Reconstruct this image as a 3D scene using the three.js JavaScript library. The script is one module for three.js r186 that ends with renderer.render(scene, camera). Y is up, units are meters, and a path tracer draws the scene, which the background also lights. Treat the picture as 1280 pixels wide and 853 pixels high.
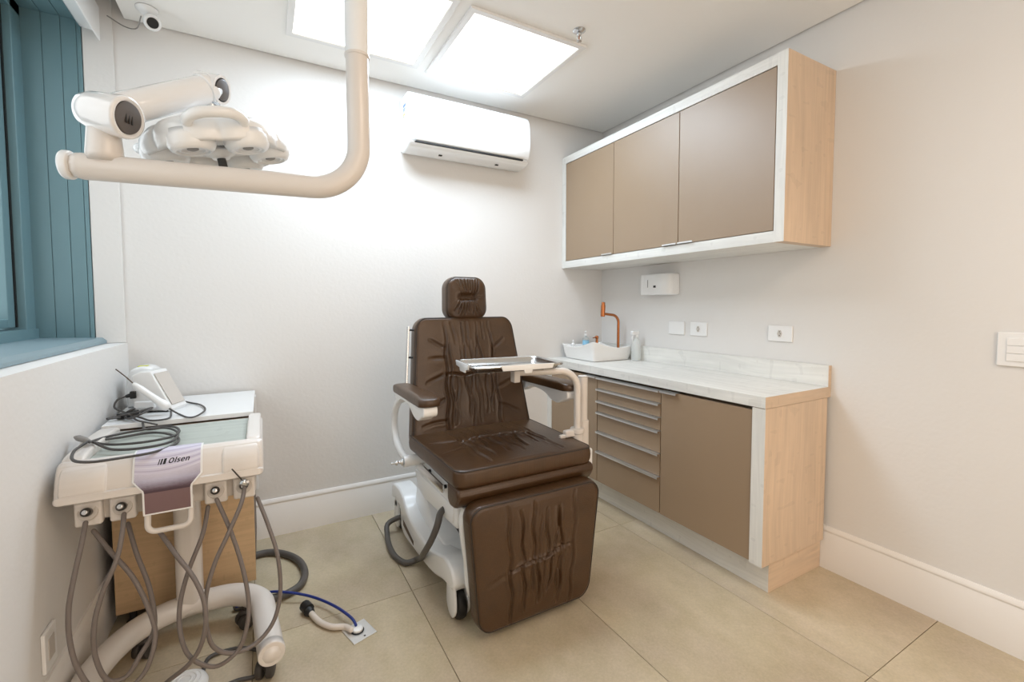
import * as THREE from 'three';
import { RoundedBoxGeometry } from 'three/addons/geometries/RoundedBoxGeometry.js';
import { mergeGeometries, mergeVertices, toCreasedNormals } from 'three/addons/utils/BufferGeometryUtils.js';
import { RectAreaLightUniformsLib } from 'three/addons/lights/RectAreaLightUniformsLib.js';

// ---------- camera, sky, lights, exposure ----------
// x to the right (right wall at 0), z towards the camera (back wall at 0), metres
RectAreaLightUniformsLib.init();
const scene = new THREE.Scene();
const F = 561.576, PX = 640, PY = 409.36;
const camera = new THREE.PerspectiveCamera(2 * Math.atan(426.5 / F) * 180 / Math.PI, 1280 / 853, 0.02, 60);
camera.rotation.order = 'YXZ';
camera.position.set(-2.3509, 1.2673, 2.7615);
camera.rotation.set(-0.04849, -0.50848, -0.0020);
camera.setViewOffset(1280, 853, 0, 426.5 - PY, 1280, 853);
camera.updateMatrixWorld(true);
const renderer = new THREE.WebGLRenderer({ antialias: true });
renderer.toneMapping = THREE.LinearToneMapping;
renderer.toneMappingExposure = 1.0;
renderer.shadowMap.enabled = true;
scene.background = new THREE.Color().setRGB(0.96, 1.0, 1.02);      // overcast sky beyond the window
scene.backgroundIntensity = 1.95;
const PANEL_POWER = 12.4, WARM_POWER = 7, ADDED_DOOR_POWER = 1.35;
const PANEL_COLOR = new THREE.Color().setRGB(0.7, 0.85, 1), WARM_COLOR = new THREE.Color().setRGB(1, 0.81, 0.65);

// pixel -> point on a plane of the place
function dirOf(u, v) { return new THREE.Vector3((u - PX) / F, -(v - PY) / F, -1).applyQuaternion(camera.quaternion); }
function at(u, v, axis, val) { const d = dirOf(u, v), o = camera.position; return o.clone().addScaledVector(d, (val - o[axis]) / d[axis]); }
function deep(u, v, t) { return camera.position.clone().addScaledVector(dirOf(u, v), t); }

// ---------- helpers ----------
let seed = 7;
function rnd() { seed = (seed * 1664525 + 1013904223) % 4294967296; return seed / 4294967296; }
const V = (x, y, z) => new THREE.Vector3(x, y, z);
const lerp = (a, b, t) => a + (b - a) * t;
const clamp = (x, a, b) => Math.min(b, Math.max(a, x));
function hash2(i, j) { let n = Math.sin(i * 127.1 + j * 311.7) * 43758.5453; return n - Math.floor(n); }
function vnoise(x, y, px = 1e9, py = 1e9) {
  const i = Math.floor(x), j = Math.floor(y), f = x - i, g = y - j, s = f * f * (3 - 2 * f), t = g * g * (3 - 2 * g);
  const m = (a, n) => ((a % n) + n) % n;
  return lerp(lerp(hash2(m(i, px), m(j, py)), hash2(m(i + 1, px), m(j, py)), s), lerp(hash2(m(i, px), m(j + 1, py)), hash2(m(i + 1, px), m(j + 1, py)), s), t);
}
function tex(n, fn, srgb = true, rep = 1) {
  const d = new Uint8Array(n * n * 4);
  for (let j = 0; j < n; j++) for (let i = 0; i < n; i++) {
    const c = fn(i / n, j / n), k = (j * n + i) * 4;
    d[k] = clamp(c[0], 0, 1) * 255; d[k + 1] = clamp(c[1], 0, 1) * 255; d[k + 2] = clamp(c[2], 0, 1) * 255; d[k + 3] = 255;
  }
  const t = new THREE.DataTexture(d, n, n); t.wrapS = t.wrapT = THREE.RepeatWrapping; t.magFilter = THREE.LinearFilter; t.minFilter = THREE.LinearMipmapLinearFilter; t.generateMipmaps = true;
  if (srgb) t.colorSpace = THREE.SRGBColorSpace; t.repeat.set(rep, rep); t.needsUpdate = true; return t;
}
// grain runs along v
const woodTex = tex(512, (u, v) => {
  const w = vnoise(u * 8, v * 3, 8, 3) * 0.04, x = u + w;
  const a = vnoise(x * 64, v * 4, 64, 4), b = vnoise(x * 160, v * 10, 160, 10), c = vnoise(u * 10, v * 2, 10, 2), d = vnoise(u * 28, v * 40, 28, 40);
  const k = 0.87 + 0.05 * c + 0.05 * a + 0.04 * b - (d > 0.84 ? 0.03 : 0) + 0.01 * d;
  return [k, k * 0.995, k * 0.985];
});
const tileTex = tex(512, (u, v) => {
  const a = vnoise(u * 5, v * 5, 5, 5), b = vnoise(u * 22, v * 14, 22, 14), c = vnoise(u * 140, v * 140, 140, 140), e = vnoise(u * 256, v * 256, 256, 256);
  const k = 0.80 + 0.09 * a + 0.05 * b + 0.04 * c + 0.04 * e; return [k, k * (0.985 + 0.015 * a), k * (0.96 + 0.03 * b)];
});
const grainTex = tex(256, (u, v) => { const k = 0.5 + 0.5 * (vnoise(u * 90, v * 90, 90, 90) - 0.5) + 0.35 * (vnoise(u * 200, v * 200, 200, 200) - 0.5); return [k, k, k]; }, false);
const leatherBump = tex(512, (u, v) => {
  const a = vnoise(u * 120, v * 120, 120, 120), b = vnoise(u * 60, v * 60, 60, 60), k = 0.5 + 0.5 * (Math.abs(a - 0.5) + Math.abs(b - 0.5) - 0.5); return [k, k, k]; }, false);
const leatherTone = tex(256, (u, v) => { const k = 0.86 + 0.09 * vnoise(u * 7, v * 7, 7, 7) + 0.05 * vnoise(u * 60, v * 60, 60, 60); return [k, k, k]; });
const std = (color, roughness = 0.5, o = {}) => new THREE.MeshStandardMaterial({ color, roughness, ...o });
const phy = (color, roughness = 0.5, o = {}) => new THREE.MeshPhysicalMaterial({ color, roughness, ...o });
const M = {
  wall: std('#e2e0dd', 0.85, { bumpMap: grainTex, bumpScale: 0.0006 }), ceil: std('#f4f2ee', 0.9), base: std('#ece9e5', 0.5),
  laminate: std('#efefec', 0.45, { map: woodTex }), warmLitLaminate: std('#dbc4ac', 0.55, { map: woodTex }), cartWood: std('#d6b892', 0.55, { map: woodTex }), greyWood: std('#b7beb8', 0.5, { map: woodTex }),  // second wood is the laminate with warm lamplight put into its colour
  taupe: phy('#9b846b', 0.4, { clearcoat: 0.6, clearcoatRoughness: 0.42 }), gap: std('#8a7661', 0.7),
  white: phy('#eceded', 0.28, { clearcoat: 0.4, clearcoatRoughness: 0.15 }), satin: std('#e9e8e6', 0.45), cream: phy('#ded8d2', 0.3, { clearcoat: 0.3, clearcoatRoughness: 0.2 }),
  gloss: phy('#eeeeee', 0.14, { clearcoat: 1, clearcoatRoughness: 0.05 }),
  acWhite: phy('#f3f4f4', 0.22, { clearcoat: 0.4, clearcoatRoughness: 0.1 }),
  steel: std('#d4d5d6', 0.24, { metalness: 1 }), alu: std('#e4e4e3', 0.36, { metalness: 0.85 }), darkSteel: std('#5c5a58', 0.3, { metalness: 1 }), copper: std('#b9744a', 0.25, { metalness: 1 }),
  hose: std('#756c67', 0.5), darkHose: std('#57534f', 0.5), cable: std('#4a4847', 0.5), black: std('#151515', 0.5), blue: std('#1c2f7c', 0.35), grey: std('#8f8c89', 0.5), rubber: std('#3b3734', 0.55), pad: std('#c9c2ba', 0.5),
  leather: phy('#4c341d', 0.34, { map: leatherTone, bumpMap: leatherBump, bumpScale: 0.0009, clearcoat: 0.05, clearcoatRoughness: 0.4 }), piping: std('#2b2119', 0.45),
  teal: std('#6d8d95', 0.42, { metalness: 0.1 }), sill: std('#8298a0', 0.45),
  glass: phy('#ffffff', 0.0, { transmission: 1, thickness: 0, ior: 1.5 }), clear: phy('#eef3f4', 0.1, { transmission: 0.85, thickness: 0, ior: 1.45 }), milky: phy('#f4f6f5', 0.3, { transmission: 0.6, thickness: 0 }),
  tray: std('#cfcfce', 0.24, { metalness: 1 }),
  ceramic: phy('#f2f1ef', 0.15, { clearcoat: 0.6, clearcoatRoughness: 0.05 }), plate: std('#eeeeed', 0.35), brown: std('#54402f', 0.5),
};
function finish(g) { for (const k of Object.keys(g.attributes)) if (!['position', 'normal', 'uv'].includes(k)) g.deleteAttribute(k); if (!g.attributes.uv) g.setAttribute('uv', new THREE.BufferAttribute(new Float32Array(g.attributes.position.count * 2), 2)); return g; }
function mg(list) { return mergeGeometries(list.map((g) => finish(g.index ? g.toNonIndexed() : g))); }
// uv in metres by the dominant axis of the normal; grain axis becomes v
function uvBox(g0, grain = 'y', s = 1) {
  const g = g0.index ? g0.toNonIndexed() : g0, p = g.attributes.position, n = g.attributes.normal, uv = new Float32Array(p.count * 2);
  for (let i = 0; i < p.count; i++) {
    const a = [Math.abs(n.getX(i)), Math.abs(n.getY(i)), Math.abs(n.getZ(i))], k = a.indexOf(Math.max(...a));
    const c = { x: p.getX(i), y: p.getY(i), z: p.getZ(i) }, ax = ['x', 'y', 'z'].filter((q, j) => j !== k);
    const v = ax.includes(grain) ? grain : ax[1], u = ax.find((q) => q !== v);
    uv[i * 2] = c[u] * s + 0.13 * k; uv[i * 2 + 1] = c[v] * s;
  }
  g.setAttribute('uv', new THREE.BufferAttribute(uv, 2)); return g;
}
function bx(x0, x1, y0, y1, z0, z1, r = 0.002, seg = 2) {
  const w = Math.abs(x1 - x0), h = Math.abs(y1 - y0), d = Math.abs(z1 - z0); r = Math.min(r, w / 2.01, h / 2.01, d / 2.01);
  const g = r > 0.0004 ? new RoundedBoxGeometry(w, h, d, seg, r) : new THREE.BoxGeometry(w, h, d);
  g.translate((x0 + x1) / 2, (y0 + y1) / 2, (z0 + z1) / 2); return g;
}
function cyl(a, b, r0, r1 = r0, seg = 24) {
  const d = b.clone().sub(a), g = new THREE.CylinderGeometry(r1, r0, d.length(), seg); g.applyQuaternion(new THREE.Quaternion().setFromUnitVectors(V(0, 1, 0), d.clone().normalize()));
  const m = a.clone().add(b).multiplyScalar(0.5); g.translate(m.x, m.y, m.z); return g;
}
// lathe profile [[r, h]...] along the axis a -> direction
function lathe(pts, a = V(0, 0, 0), dir = V(0, 1, 0), seg = 32) {
  const g = new THREE.LatheGeometry(pts.map(([r, h]) => new THREE.Vector2(r, h)), seg); g.applyQuaternion(new THREE.Quaternion().setFromUnitVectors(V(0, 1, 0), dir.clone().normalize())); g.translate(a.x, a.y, a.z); return g;
}
function tube(pts, r, seg = 60, rad = 10, closed = false, kind = 'centripetal') {
  const c = pts instanceof THREE.Curve ? pts : new THREE.CatmullRomCurve3(pts, closed, kind), g = new THREE.TubeGeometry(c, seg, r, rad, closed);
  if (closed) return g;
  const caps = [0, 1].map((t) => { const s = new THREE.SphereGeometry(r, rad, 6), q = c.getPointAt(t); s.translate(q.x, q.y, q.z); return s; });
  return mg([g, ...caps]);
}
// straight runs with rounded corners of radius R
function bent(pts, R) {
  const path = new THREE.CurvePath(); let last = pts[0];
  for (let i = 1; i < pts.length - 1; i++) {
    const a = pts[i - 1].clone().sub(pts[i]), b = pts[i + 1].clone().sub(pts[i]), k = Math.min(R, a.length() * 0.48, b.length() * 0.48);
    const p = pts[i].clone().addScaledVector(a.normalize(), k), q = pts[i].clone().addScaledVector(b.normalize(), k);
    path.add(new THREE.LineCurve3(last, p));
    const kk = 0.45, c1 = p.clone().lerp(pts[i], 1 - kk), c2 = q.clone().lerp(pts[i], 1 - kk); path.add(new THREE.CubicBezierCurve3(p, c1, c2, q)); last = q;
  }
  path.add(new THREE.LineCurve3(last, pts[pts.length - 1]));
  return new THREE.CatmullRomCurve3(path.getSpacedPoints(pts.length * 14), false, 'centripetal');
}
// outline [[a, b]...] extruded along an axis from c0 to c1: plane 'zy' -> along x, 'xy' -> along z, 'xz' -> along y
function prism(outline, plane, c0, c1, bevel = 0.004, seg = 3, holes = []) {
  const s = new THREE.Shape(outline.map(([a, b]) => new THREE.Vector2(a, b)));
  for (const h of holes) s.holes.push(new THREE.Path(h.map(([a, b]) => new THREE.Vector2(a, b))));
  const g = new THREE.ExtrudeGeometry(s, { depth: Math.abs(c1 - c0) - 2 * bevel, bevelEnabled: bevel > 0, bevelThickness: bevel, bevelSize: bevel, bevelOffset: -bevel, bevelSegments: seg, steps: 1, curveSegments: 12 });
  g.translate(0, 0, bevel);
  const m = new THREE.Matrix4(), lo = Math.min(c0, c1), hi = Math.max(c0, c1);
  if (plane === 'xy') m.makeTranslation(0, 0, lo);
  if (plane === 'zy') m.makeBasis(V(0, 0, 1), V(0, 1, 0), V(-1, 0, 0)).setPosition(hi, 0, 0);
  if (plane === 'xz') m.makeBasis(V(1, 0, 0), V(0, 0, 1), V(0, -1, 0)).setPosition(0, hi, 0);
  g.applyMatrix4(m); return toCreasedNormals(g, 0.7);
}
function smooth(pts, n = 8, closed = false) { const c = new THREE.CatmullRomCurve3(pts.map(([a, b]) => V(a, b, 0)), closed, 'centripetal'); return c.getPoints(pts.length * n).slice(0, closed ? -1 : undefined).map((p) => [p.x, p.y]); }
const taken = new Map();
function numbered(n) { const k = taken.get(n) ?? 0; taken.set(n, k + 1); return k ? n + '_' + String(k).padStart(3, '0') : n; }
function thing(name, label, category, pos = V(0, 0, 0), group, kind) {
  const o = new THREE.Group(); o.name = numbered(name); o.position.copy(pos); scene.add(o); o.userData = { label, category };
  if (group) o.userData.group = group; if (kind) o.userData.kind = kind; return o;
}
// a mesh in world coordinates, hung under its thing or part
function part(parent, name, g, m, label) {
  const o = new THREE.Mesh(g, m); o.name = name; if (label) o.userData.label = label;
  const w = V(0, 0, 0); for (let p = parent; p; p = p.parent) w.add(p.position);
  g.translate(-w.x, -w.y, -w.z); parent.add(o); return o;
}
function single(name, label, category, g, m, group) { const o = new THREE.Mesh(g, m); o.name = numbered(name); o.userData = { label, category }; if (group) o.userData.group = group; scene.add(o); return o; }
function struct(name, g, m) { const o = new THREE.Mesh(g, m); o.name = name; o.userData = { kind: 'structure' }; scene.add(o); return o; }

// ---------- the setting ----------
const W = 2.912, H = 2.6, ZF = 4.3, TOP = 2.78;
const floor = struct('floor', bx(-W - 0.4, 0.1, -0.06, -0.006, -0.1, ZF + 0.1, 0), std('#8d7c62', 0.9));
{
  const xs = [-W - 0.02, -2.41, -1.797, -1.184, -0.571, 0.02], zs = [-0.02, 0.848, 2.07, 3.292, ZF + 0.02];
  const mats = ['#d2c4aa', '#cfc1a7', '#d6c8b0', '#d0c2a8'].map((c, i) => { const t = tileTex.clone(); t.offset.set(i * 0.37, i * 0.21); t.repeat.set(1.1, 1.1); t.needsUpdate = true; return std(c, 0.42, { map: t, bumpMap: grainTex, bumpScale: 0.0003 }); });
  for (let i = 0; i < 5; i++) for (let j = 0; j < 4; j++)
    part(floor, 'tile', uvBox(bx(xs[i] + 0.0012, xs[i + 1] - 0.0012, -0.012, 0, zs[j] + 0.0012, zs[j + 1] - 0.0012, 0.0008, 1), 'z'), mats[(i * 3 + j * 2) % 4]);
}
struct('wall_back', uvBox(bx(-W - 0.5, 0.12, -0.05, TOP, -0.12, 0, 0), 'y'), M.wall);
struct('wall_right', uvBox(bx(0, 0.12, -0.05, TOP, 0, ZF, 0), 'y'), M.wall);
struct('wall_front', uvBox(bx(-W - 0.5, 0.12, -0.05, TOP, ZF, ZF + 0.12, 0), 'y'), M.wall);
// left wall: parapet under the window, solid part behind the camera, lintel
const WZ = 3.3, SY = 1.094;
struct('wall_left', uvBox(mg([bx(-W - 0.45, -W, -0.05, SY, 0, WZ, 0), bx(-W - 0.45, -W, -0.05, TOP, WZ, ZF, 0), bx(-W - 0.5, -3.06, 2.6, TOP, 0, WZ, 0)]), 'y'), M.wall);
struct('ceiling', uvBox(mg([bx(-2.86, -0.012, H, H + 0.03, 0.012, ZF, 0), bx(-W - 0.5, 0.12, TOP, TOP + 0.1, -0.12, ZF + 0.12, 0), bx(-2.872, -2.86, H, TOP, 0.012, ZF, 0)]), 'z'), M.ceil);
const bbProfile = [[0, 0], [0.015, 0], [0.015, 0.172], [0.011, 0.178], [0.011, 0.183], [0.014, 0.187], [0.013, 0.197], [0.006, 0.207], [0, 0.207]];
struct('baseboard_back', prism(bbProfile, 'zy', -W, -0.52, 0, 1), M.base);
struct('baseboard_right', prism(bbProfile.map(([a, b]) => [-a, b]), 'xy', 1.632, ZF, 0, 1), M.base);
struct('baseboard_left', prism(bbProfile.map(([a, b]) => [-W + a, b]), 'xy', 0.016, ZF, 0, 1), M.base);

struct('trim_1', uvBox(bx(-3.023, -2.916, SY + 0.001, 2.74, 0, 0.012, 0.003), 'y'), M.wall);
// window with deep metal jamb
const win = new THREE.Group(); win.name = 'window_1'; win.userData = { kind: 'structure' }; scene.add(win);
{
  const xi = -3.025, xg = -3.25;
  part(win, 'sill', uvBox(prism([[-2.985, SY + 0.002], [-2.985, 1.108], [-3.0, 1.122], [-3.3, 1.13], [-3.3, SY + 0.002]], 'xy', 0.002, WZ, 0.001, 1)), M.sill);
  const xs = [xi, -3.042, -3.094, -3.156, xg];
  for (let i = 0; i < 4; i++) part(win, 'jamb_panel', bx(xs[i + 1] + 0.001, xs[i] - 0.001, 1.115, 2.545, 0.001, 0.012, 0.0015), M.teal);
  part(win, 'jamb_backing', bx(xg, xi - 0.004, 1.115, 2.545, 0.001, 0.008, 0), M.teal);
  for (let i = 0; i < 4; i++) part(win, 'head_panel', bx(xs[i + 1] + 0.001, xs[i] - 0.001, 2.545, 2.56, 0.001, WZ, 0.0015), M.teal);
  part(win, 'head_backing', bx(xg - 0.05, xi, 2.558, 2.6, 0.001, WZ, 0), M.teal);
  part(win, 'jamb_panel', bx(xg, xi, 1.115, 2.545, WZ - 0.012, WZ, 0.001), M.teal);
  for (const z of [0.0, 1.1, 2.2]) {
    part(win, 'frame_post', bx(xg - 0.06, xg + 0.03, 1.12, 2.55, z + 0.012, z + 0.1, 0.003), M.teal);
    part(win, 'sash_post', bx(xg - 0.05, xg, 1.18, 2.5, z + 0.112, z + 0.17, 0.003), M.teal);
    part(win, 'gasket', bx(xg - 0.045, xg + 0.004, 1.18, 2.5, z + 0.1, z + 0.112, 0), M.black);
    part(win, 'sash_post', bx(xg - 0.05, xg, 1.18, 2.5, z + 1.02, z + 1.09, 0.003), M.teal);
    part(win, 'sash_rail', bx(xg - 0.05, xg, 1.18, 1.215, z + 0.17, z + 1.02, 0.003), M.teal);
    part(win, 'sash_rail', bx(xg - 0.05, xg, 2.44, 2.5, z + 0.17, z + 1.02, 0.003), M.teal);
    part(win, 'pane', bx(xg - 0.03, xg - 0.024, 1.21, 2.45, z + 0.165, z + 1.03, 0), M.glass);
  }
  part(win, 'bottom_track', bx(xg - 0.06, xg + 0.04, 1.12, 1.17, 0.012, WZ - 0.012, 0.003), M.teal);
  part(win, 'top_track', bx(xg - 0.06, xg + 0.03, 2.5, 2.55, 0.012, WZ - 0.012, 0.003), M.teal);
}
{
  const o = thing('blind_cassette', 'white blind cassette running above the window head', 'blind', V(-2.98, 2.47, 1.6));
  part(o, 'cassette', prism([[-3.02, 2.6], [-3.02, 2.5], [-3.005, 2.478], [-2.965, 2.472], [-2.955, 2.48], [-2.955, 2.6]], 'xy', 0.1, WZ - 0.05, 0.004), M.white);
  part(o, 'lip', bx(-2.955, -2.949, 2.452, 2.6, 0.06, WZ - 0.05, 0.002), M.white);
}

// ---------- ceiling fittings ----------
function ceilingPanel(x0, x1, z0, z1, label) {
  const cx = (x0 + x1) / 2, cz = (z0 + z1) / 2, o = thing('ceiling_light', label, 'light', V(cx, H, cz)), f = 0.03, y = H - 0.014;
  const fr = [[x0 - f, z0 - f], [x1 + f, z0 - f], [x1 + f, z1 + f], [x0 - f, z1 + f]], ho = [[x0, z0], [x0, z1], [x1, z1], [x1, z0]];
  part(o, 'frame', prism(fr, 'xz', y, H, 0.002, 1, [ho]), M.satin);
  part(o, 'diffuser', bx(x0, x1, H - 0.008, H - 0.002, z0, z1, 0), new THREE.MeshStandardMaterial({ color: '#ffffff', emissive: '#fffdf8', emissiveIntensity: 1.6, roughness: 0.6 }));
  const l = new THREE.RectAreaLight(PANEL_COLOR, PANEL_POWER, x1 - x0, z1 - z0); l.position.set(0, -0.016, 0); l.rotation.x = -Math.PI / 2; o.add(l);
}
ceilingPanel(-2.185, -1.59, 0.285, 0.87, 'square glowing ceiling panel partly behind the lamp pole');
ceilingPanel(-1.475, -0.89, 0.265, 0.85, 'square glowing ceiling panel beside the sprinkler');
{
  const x = -1.25, z = 3.35, o = thing('ceiling_light', 'long warm white ceiling light near the added glowing door', 'light', V(x, H, z));
  part(o, 'housing', prism([[x - 0.63, z - 0.33], [x + 0.63, z - 0.33], [x + 0.63, z + 0.33], [x - 0.63, z + 0.33]], 'xz', H - 0.03, H, 0.003, 1, [[[x - 0.6, z - 0.3], [x - 0.6, z + 0.3], [x + 0.6, z + 0.3], [x + 0.6, z - 0.3]]]), M.satin);
  part(o, 'diffuser', bx(x - 0.6, x + 0.6, H - 0.02, H - 0.014, z - 0.3, z + 0.3, 0), new THREE.MeshStandardMaterial({ color: '#ffffff', emissive: '#ffd9ae', emissiveIntensity: 1, roughness: 0.6 }));
  const l = new THREE.RectAreaLight(WARM_COLOR, WARM_POWER, 1.2, 0.6); l.position.set(0, -0.032, 0); l.rotation.x = -Math.PI / 2; o.add(l);
}
// unseen glowing double door, added behind the camera as a warm fill light
{
  const o = new THREE.Group(); o.name = 'door_1'; o.userData = { kind: 'structure' }; o.position.set(-1.2, 0, ZF - 0.02); scene.add(o);
  const x0 = -2.1, x1 = -0.3, y1 = 2.2, z = ZF - 0.03;
  part(o, 'added_door_frame', mg([bx(x0 - 0.06, x0, 0, y1 + 0.06, z - 0.02, ZF, 0.004), bx(x1, x1 + 0.06, 0, y1 + 0.06, z - 0.02, ZF, 0.004), bx(x0, x1, y1, y1 + 0.06, z - 0.02, ZF, 0.004), bx(-1.23, -1.17, 0, y1, z - 0.02, ZF, 0.004)]), M.satin);
  for (const [a, b] of [[x0, -1.23], [-1.17, x1]]) part(o, 'pane', bx(a + 0.005, b - 0.005, 0.01, y1 - 0.005, z, z + 0.01, 0), new THREE.MeshStandardMaterial({ color: '#ffffff', emissive: WARM_COLOR, emissiveIntensity: 0.2, roughness: 0.6 }));
  const l = new THREE.RectAreaLight(WARM_COLOR, ADDED_DOOR_POWER, x1 - x0, y1); l.position.set(0, y1 / 2, -0.045); o.add(l);
}
{
  const p = at(724, 38, 'y', H), o = thing('sprinkler', 'chrome fire sprinkler with round plate on the ceiling', 'sprinkler', p);
  part(o, 'plate', lathe([[0, 0], [0.03, 0], [0.03, -0.004], [0.016, -0.009], [0, -0.009]], p), M.steel);
  part(o, 'stem', lathe([[0, -0.009], [0.011, -0.009], [0.011, -0.02], [0.008, -0.026], [0, -0.026]], p, V(0, 1, 0), 6), M.steel);
  part(o, 'frame_arm', tube([p.clone().add(V(0.008, -0.026, 0)), p.clone().add(V(0.013, -0.036, 0)), p.clone().add(V(0.005, -0.047, 0))], 0.002, 12, 6), M.steel);
  part(o, 'frame_arm', tube([p.clone().add(V(-0.008, -0.026, 0)), p.clone().add(V(-0.013, -0.036, 0)), p.clone().add(V(-0.005, -0.047, 0))], 0.002, 12, 6), M.steel);
  part(o, 'bulb', cyl(p.clone().add(V(0, -0.026, 0)), p.clone().add(V(0, -0.046, 0)), 0.0025), M.copper);
  part(o, 'deflector', lathe([[0, -0.046], [0.006, -0.046], [0.012, -0.05], [0.012, -0.052], [0, -0.052]], p), M.steel);
}
{
  const p = V(-2.765, H, 0.15), o = thing('security_camera', 'white ball security camera under the ceiling near the window', 'camera', p);
  part(o, 'mount', lathe([[0, 0], [0.042, 0], [0.042, -0.006], [0.03, -0.018], [0.016, -0.03], [0, -0.03]], p), M.white);
  const c = at(190, 28, 'z', 0.17), d = camera.position.clone().sub(c).normalize().add(V(0.15, -0.12, 0)).normalize(); c.y = Math.min(c.y, 2.552);
  const b = part(o, 'body', lathe([[0, -0.03], [0.018, -0.025], [0.031, -0.009], [0.034, 0.007], [0.031, 0.02], [0.025, 0.025], [0.022, 0.02], [0, 0.02]], c, d), M.white);
  part(b, 'lens', lathe([[0, 0.0205], [0.0215, 0.0205], [0.02, 0.0225], [0.009, 0.024], [0, 0.0235]], c, d), M.black, 'black lens face');
  part(o, 'cable', tube([V(-2.79, 2.57, 0.13), V(-2.82, 2.545, 0.06), V(-2.87, 2.56, 0.02), V(-2.93, 2.59, 0.02)], 0.0025, 30, 6), M.grey);
}
{
  const o = thing('air_conditioner', 'white split air conditioner high on the back wall', 'air conditioner', V(-1.185, 2.2, 0));
  const prof = smooth([[0.002, 2.505], [0.1, 2.508], [0.17, 2.495], [0.2, 2.455], [0.212, 2.36], [0.21, 2.28], [0.195, 2.235]], 6).concat([[0.188, 2.226], [0.175, 2.226], [0.172, 2.214]], smooth([[0.19, 2.208], [0.17, 2.192], [0.1, 2.182], [0.04, 2.184], [0.002, 2.2]], 5));
  part(o, 'body', prism(prof, 'zy', -1.59, -0.785, 0.012, 4), M.acWhite);
  part(o, 'louver', prism(smooth([[0.2165, 2.292], [0.2145, 2.262], [0.2, 2.224], [0.19, 2.221], [0.204, 2.262], [0.207, 2.292]], 5), 'zy', -1.55, -0.835, 0.002, 2), M.acWhite);
  part(o, 'air_slot', bx(-1.55, -0.835, 2.2105, 2.2185, 0.166, 0.1965, 0.001), M.black, 'dark outlet slot');
  part(o, 'bottom_clip', bx(-1.385, -1.365, 2.178, 2.186, 0.11, 0.125, 0.001), M.black);
  part(o, 'bottom_clip', bx(-1.0, -0.98, 2.178, 2.186, 0.11, 0.125, 0.001), M.black);
  const mk = (w, h, fn) => { const c = document.createElement('canvas'); c.width = w; c.height = h; fn(c.getContext('2d')); const t = new THREE.CanvasTexture(c); t.colorSpace = THREE.SRGBColorSpace; return t; };
  const g = new THREE.PlaneGeometry(0.05, 0.016); g.rotateY(0); g.translate(-1.49, 2.385, 0.2135);
  part(o, 'name_badge', g, std('#ffffff', 0.3, { map: mk(128, 40, (c) => { c.fillStyle = '#f3f4f4'; c.fillRect(0, 0, 128, 40); c.fillStyle = '#8a8d90'; for (let k = 0; k < 6; k++) c.fillRect(14 + k * 17, 16 + (k % 2) * 3, 11, 8); }) }));
  const s = new THREE.PlaneGeometry(0.075, 0.1); s.rotateY(-Math.PI / 2); s.translate(-1.5912, 2.4, 0.11);
  part(o, 'energy_sticker', s, std('#ffffff', 0.4, { map: mk(96, 128, (c) => { c.fillStyle = '#f4f5f6'; c.fillRect(0, 0, 96, 128); c.fillStyle = '#5a84d8'; c.fillRect(14, 8, 68, 20); c.fillRect(14, 36, 60, 12); c.fillRect(14, 52, 50, 8); c.fillStyle = '#d9d24a'; c.fillRect(20, 74, 40, 16); c.fillStyle = '#6aa84f'; c.fillRect(20, 92, 26, 10); }) }), 'blue and yellow energy sticker');
}

// ---------- cabinets ----------
{
  const o = thing('wall_cabinet', 'pale wood wall cabinet with three taupe doors', 'cabinet', V(-0.19, 1.542, 0.8)), x = -0.384, z1 = 1.631, y0 = 1.542, y1 = 2.349;
  part(o, 'end_panel', uvBox(bx(x, -0.001, y0, y1, z1 - 0.045, z1, 0.001), 'y'), M.warmLitLaminate);  // same laminate as the front, tinted for the warm light on this end
  part(o, 'top_panel', uvBox(bx(x, -0.001, y1 - 0.05, y1, 0.001, z1 - 0.0455, 0.001), 'z'), M.laminate);
  part(o, 'bottom_panel', uvBox(bx(x, -0.001, y0, y0 + 0.05, 0.001, z1 - 0.0455, 0.001), 'z'), M.laminate);
  part(o, 'end_panel', uvBox(bx(x, -0.001, y0 + 0.0505, y1 - 0.0505, 0.001, 0.045, 0.001), 'y'), M.laminate);
  part(o, 'end_tone_strip', uvBox(bx(x - 0.0015, x - 0.0002, y0, y1, z1 - 0.045, z1, 0.0005, 1), 'y'), M.laminate);  // plain laminate strip covers the warm-lit tint at the front edge
  part(o, 'carcass', bx(x + 0.06, -0.002, y0 + 0.0505, y1 - 0.0505, 0.0455, z1 - 0.046, 0), M.gap);
  const zs = [0.046, 0.556, 1.067, 1.584];
  for (let i = 0; i < 3; i++) {
    const d = part(o, 'door', bx(x + 0.001, x + 0.019, y0 + 0.053, y1 - 0.0545, zs[i] + 0.0015, zs[i + 1] - 0.002, 0.0015), M.taupe);
    const hz = i < 2 ? zs[i + 1] - 0.1 : zs[i] + 0.005;
    part(d, 'pull', mg([bx(x - 0.012, x + 0.002, y0 + 0.0525, y0 + 0.0545, hz, hz + 0.095, 0.0006, 1), bx(x - 0.012, x - 0.010, y0 + 0.0525, y0 + 0.061, hz, hz + 0.095, 0.0006, 1)]), M.alu);
  }
}
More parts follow.
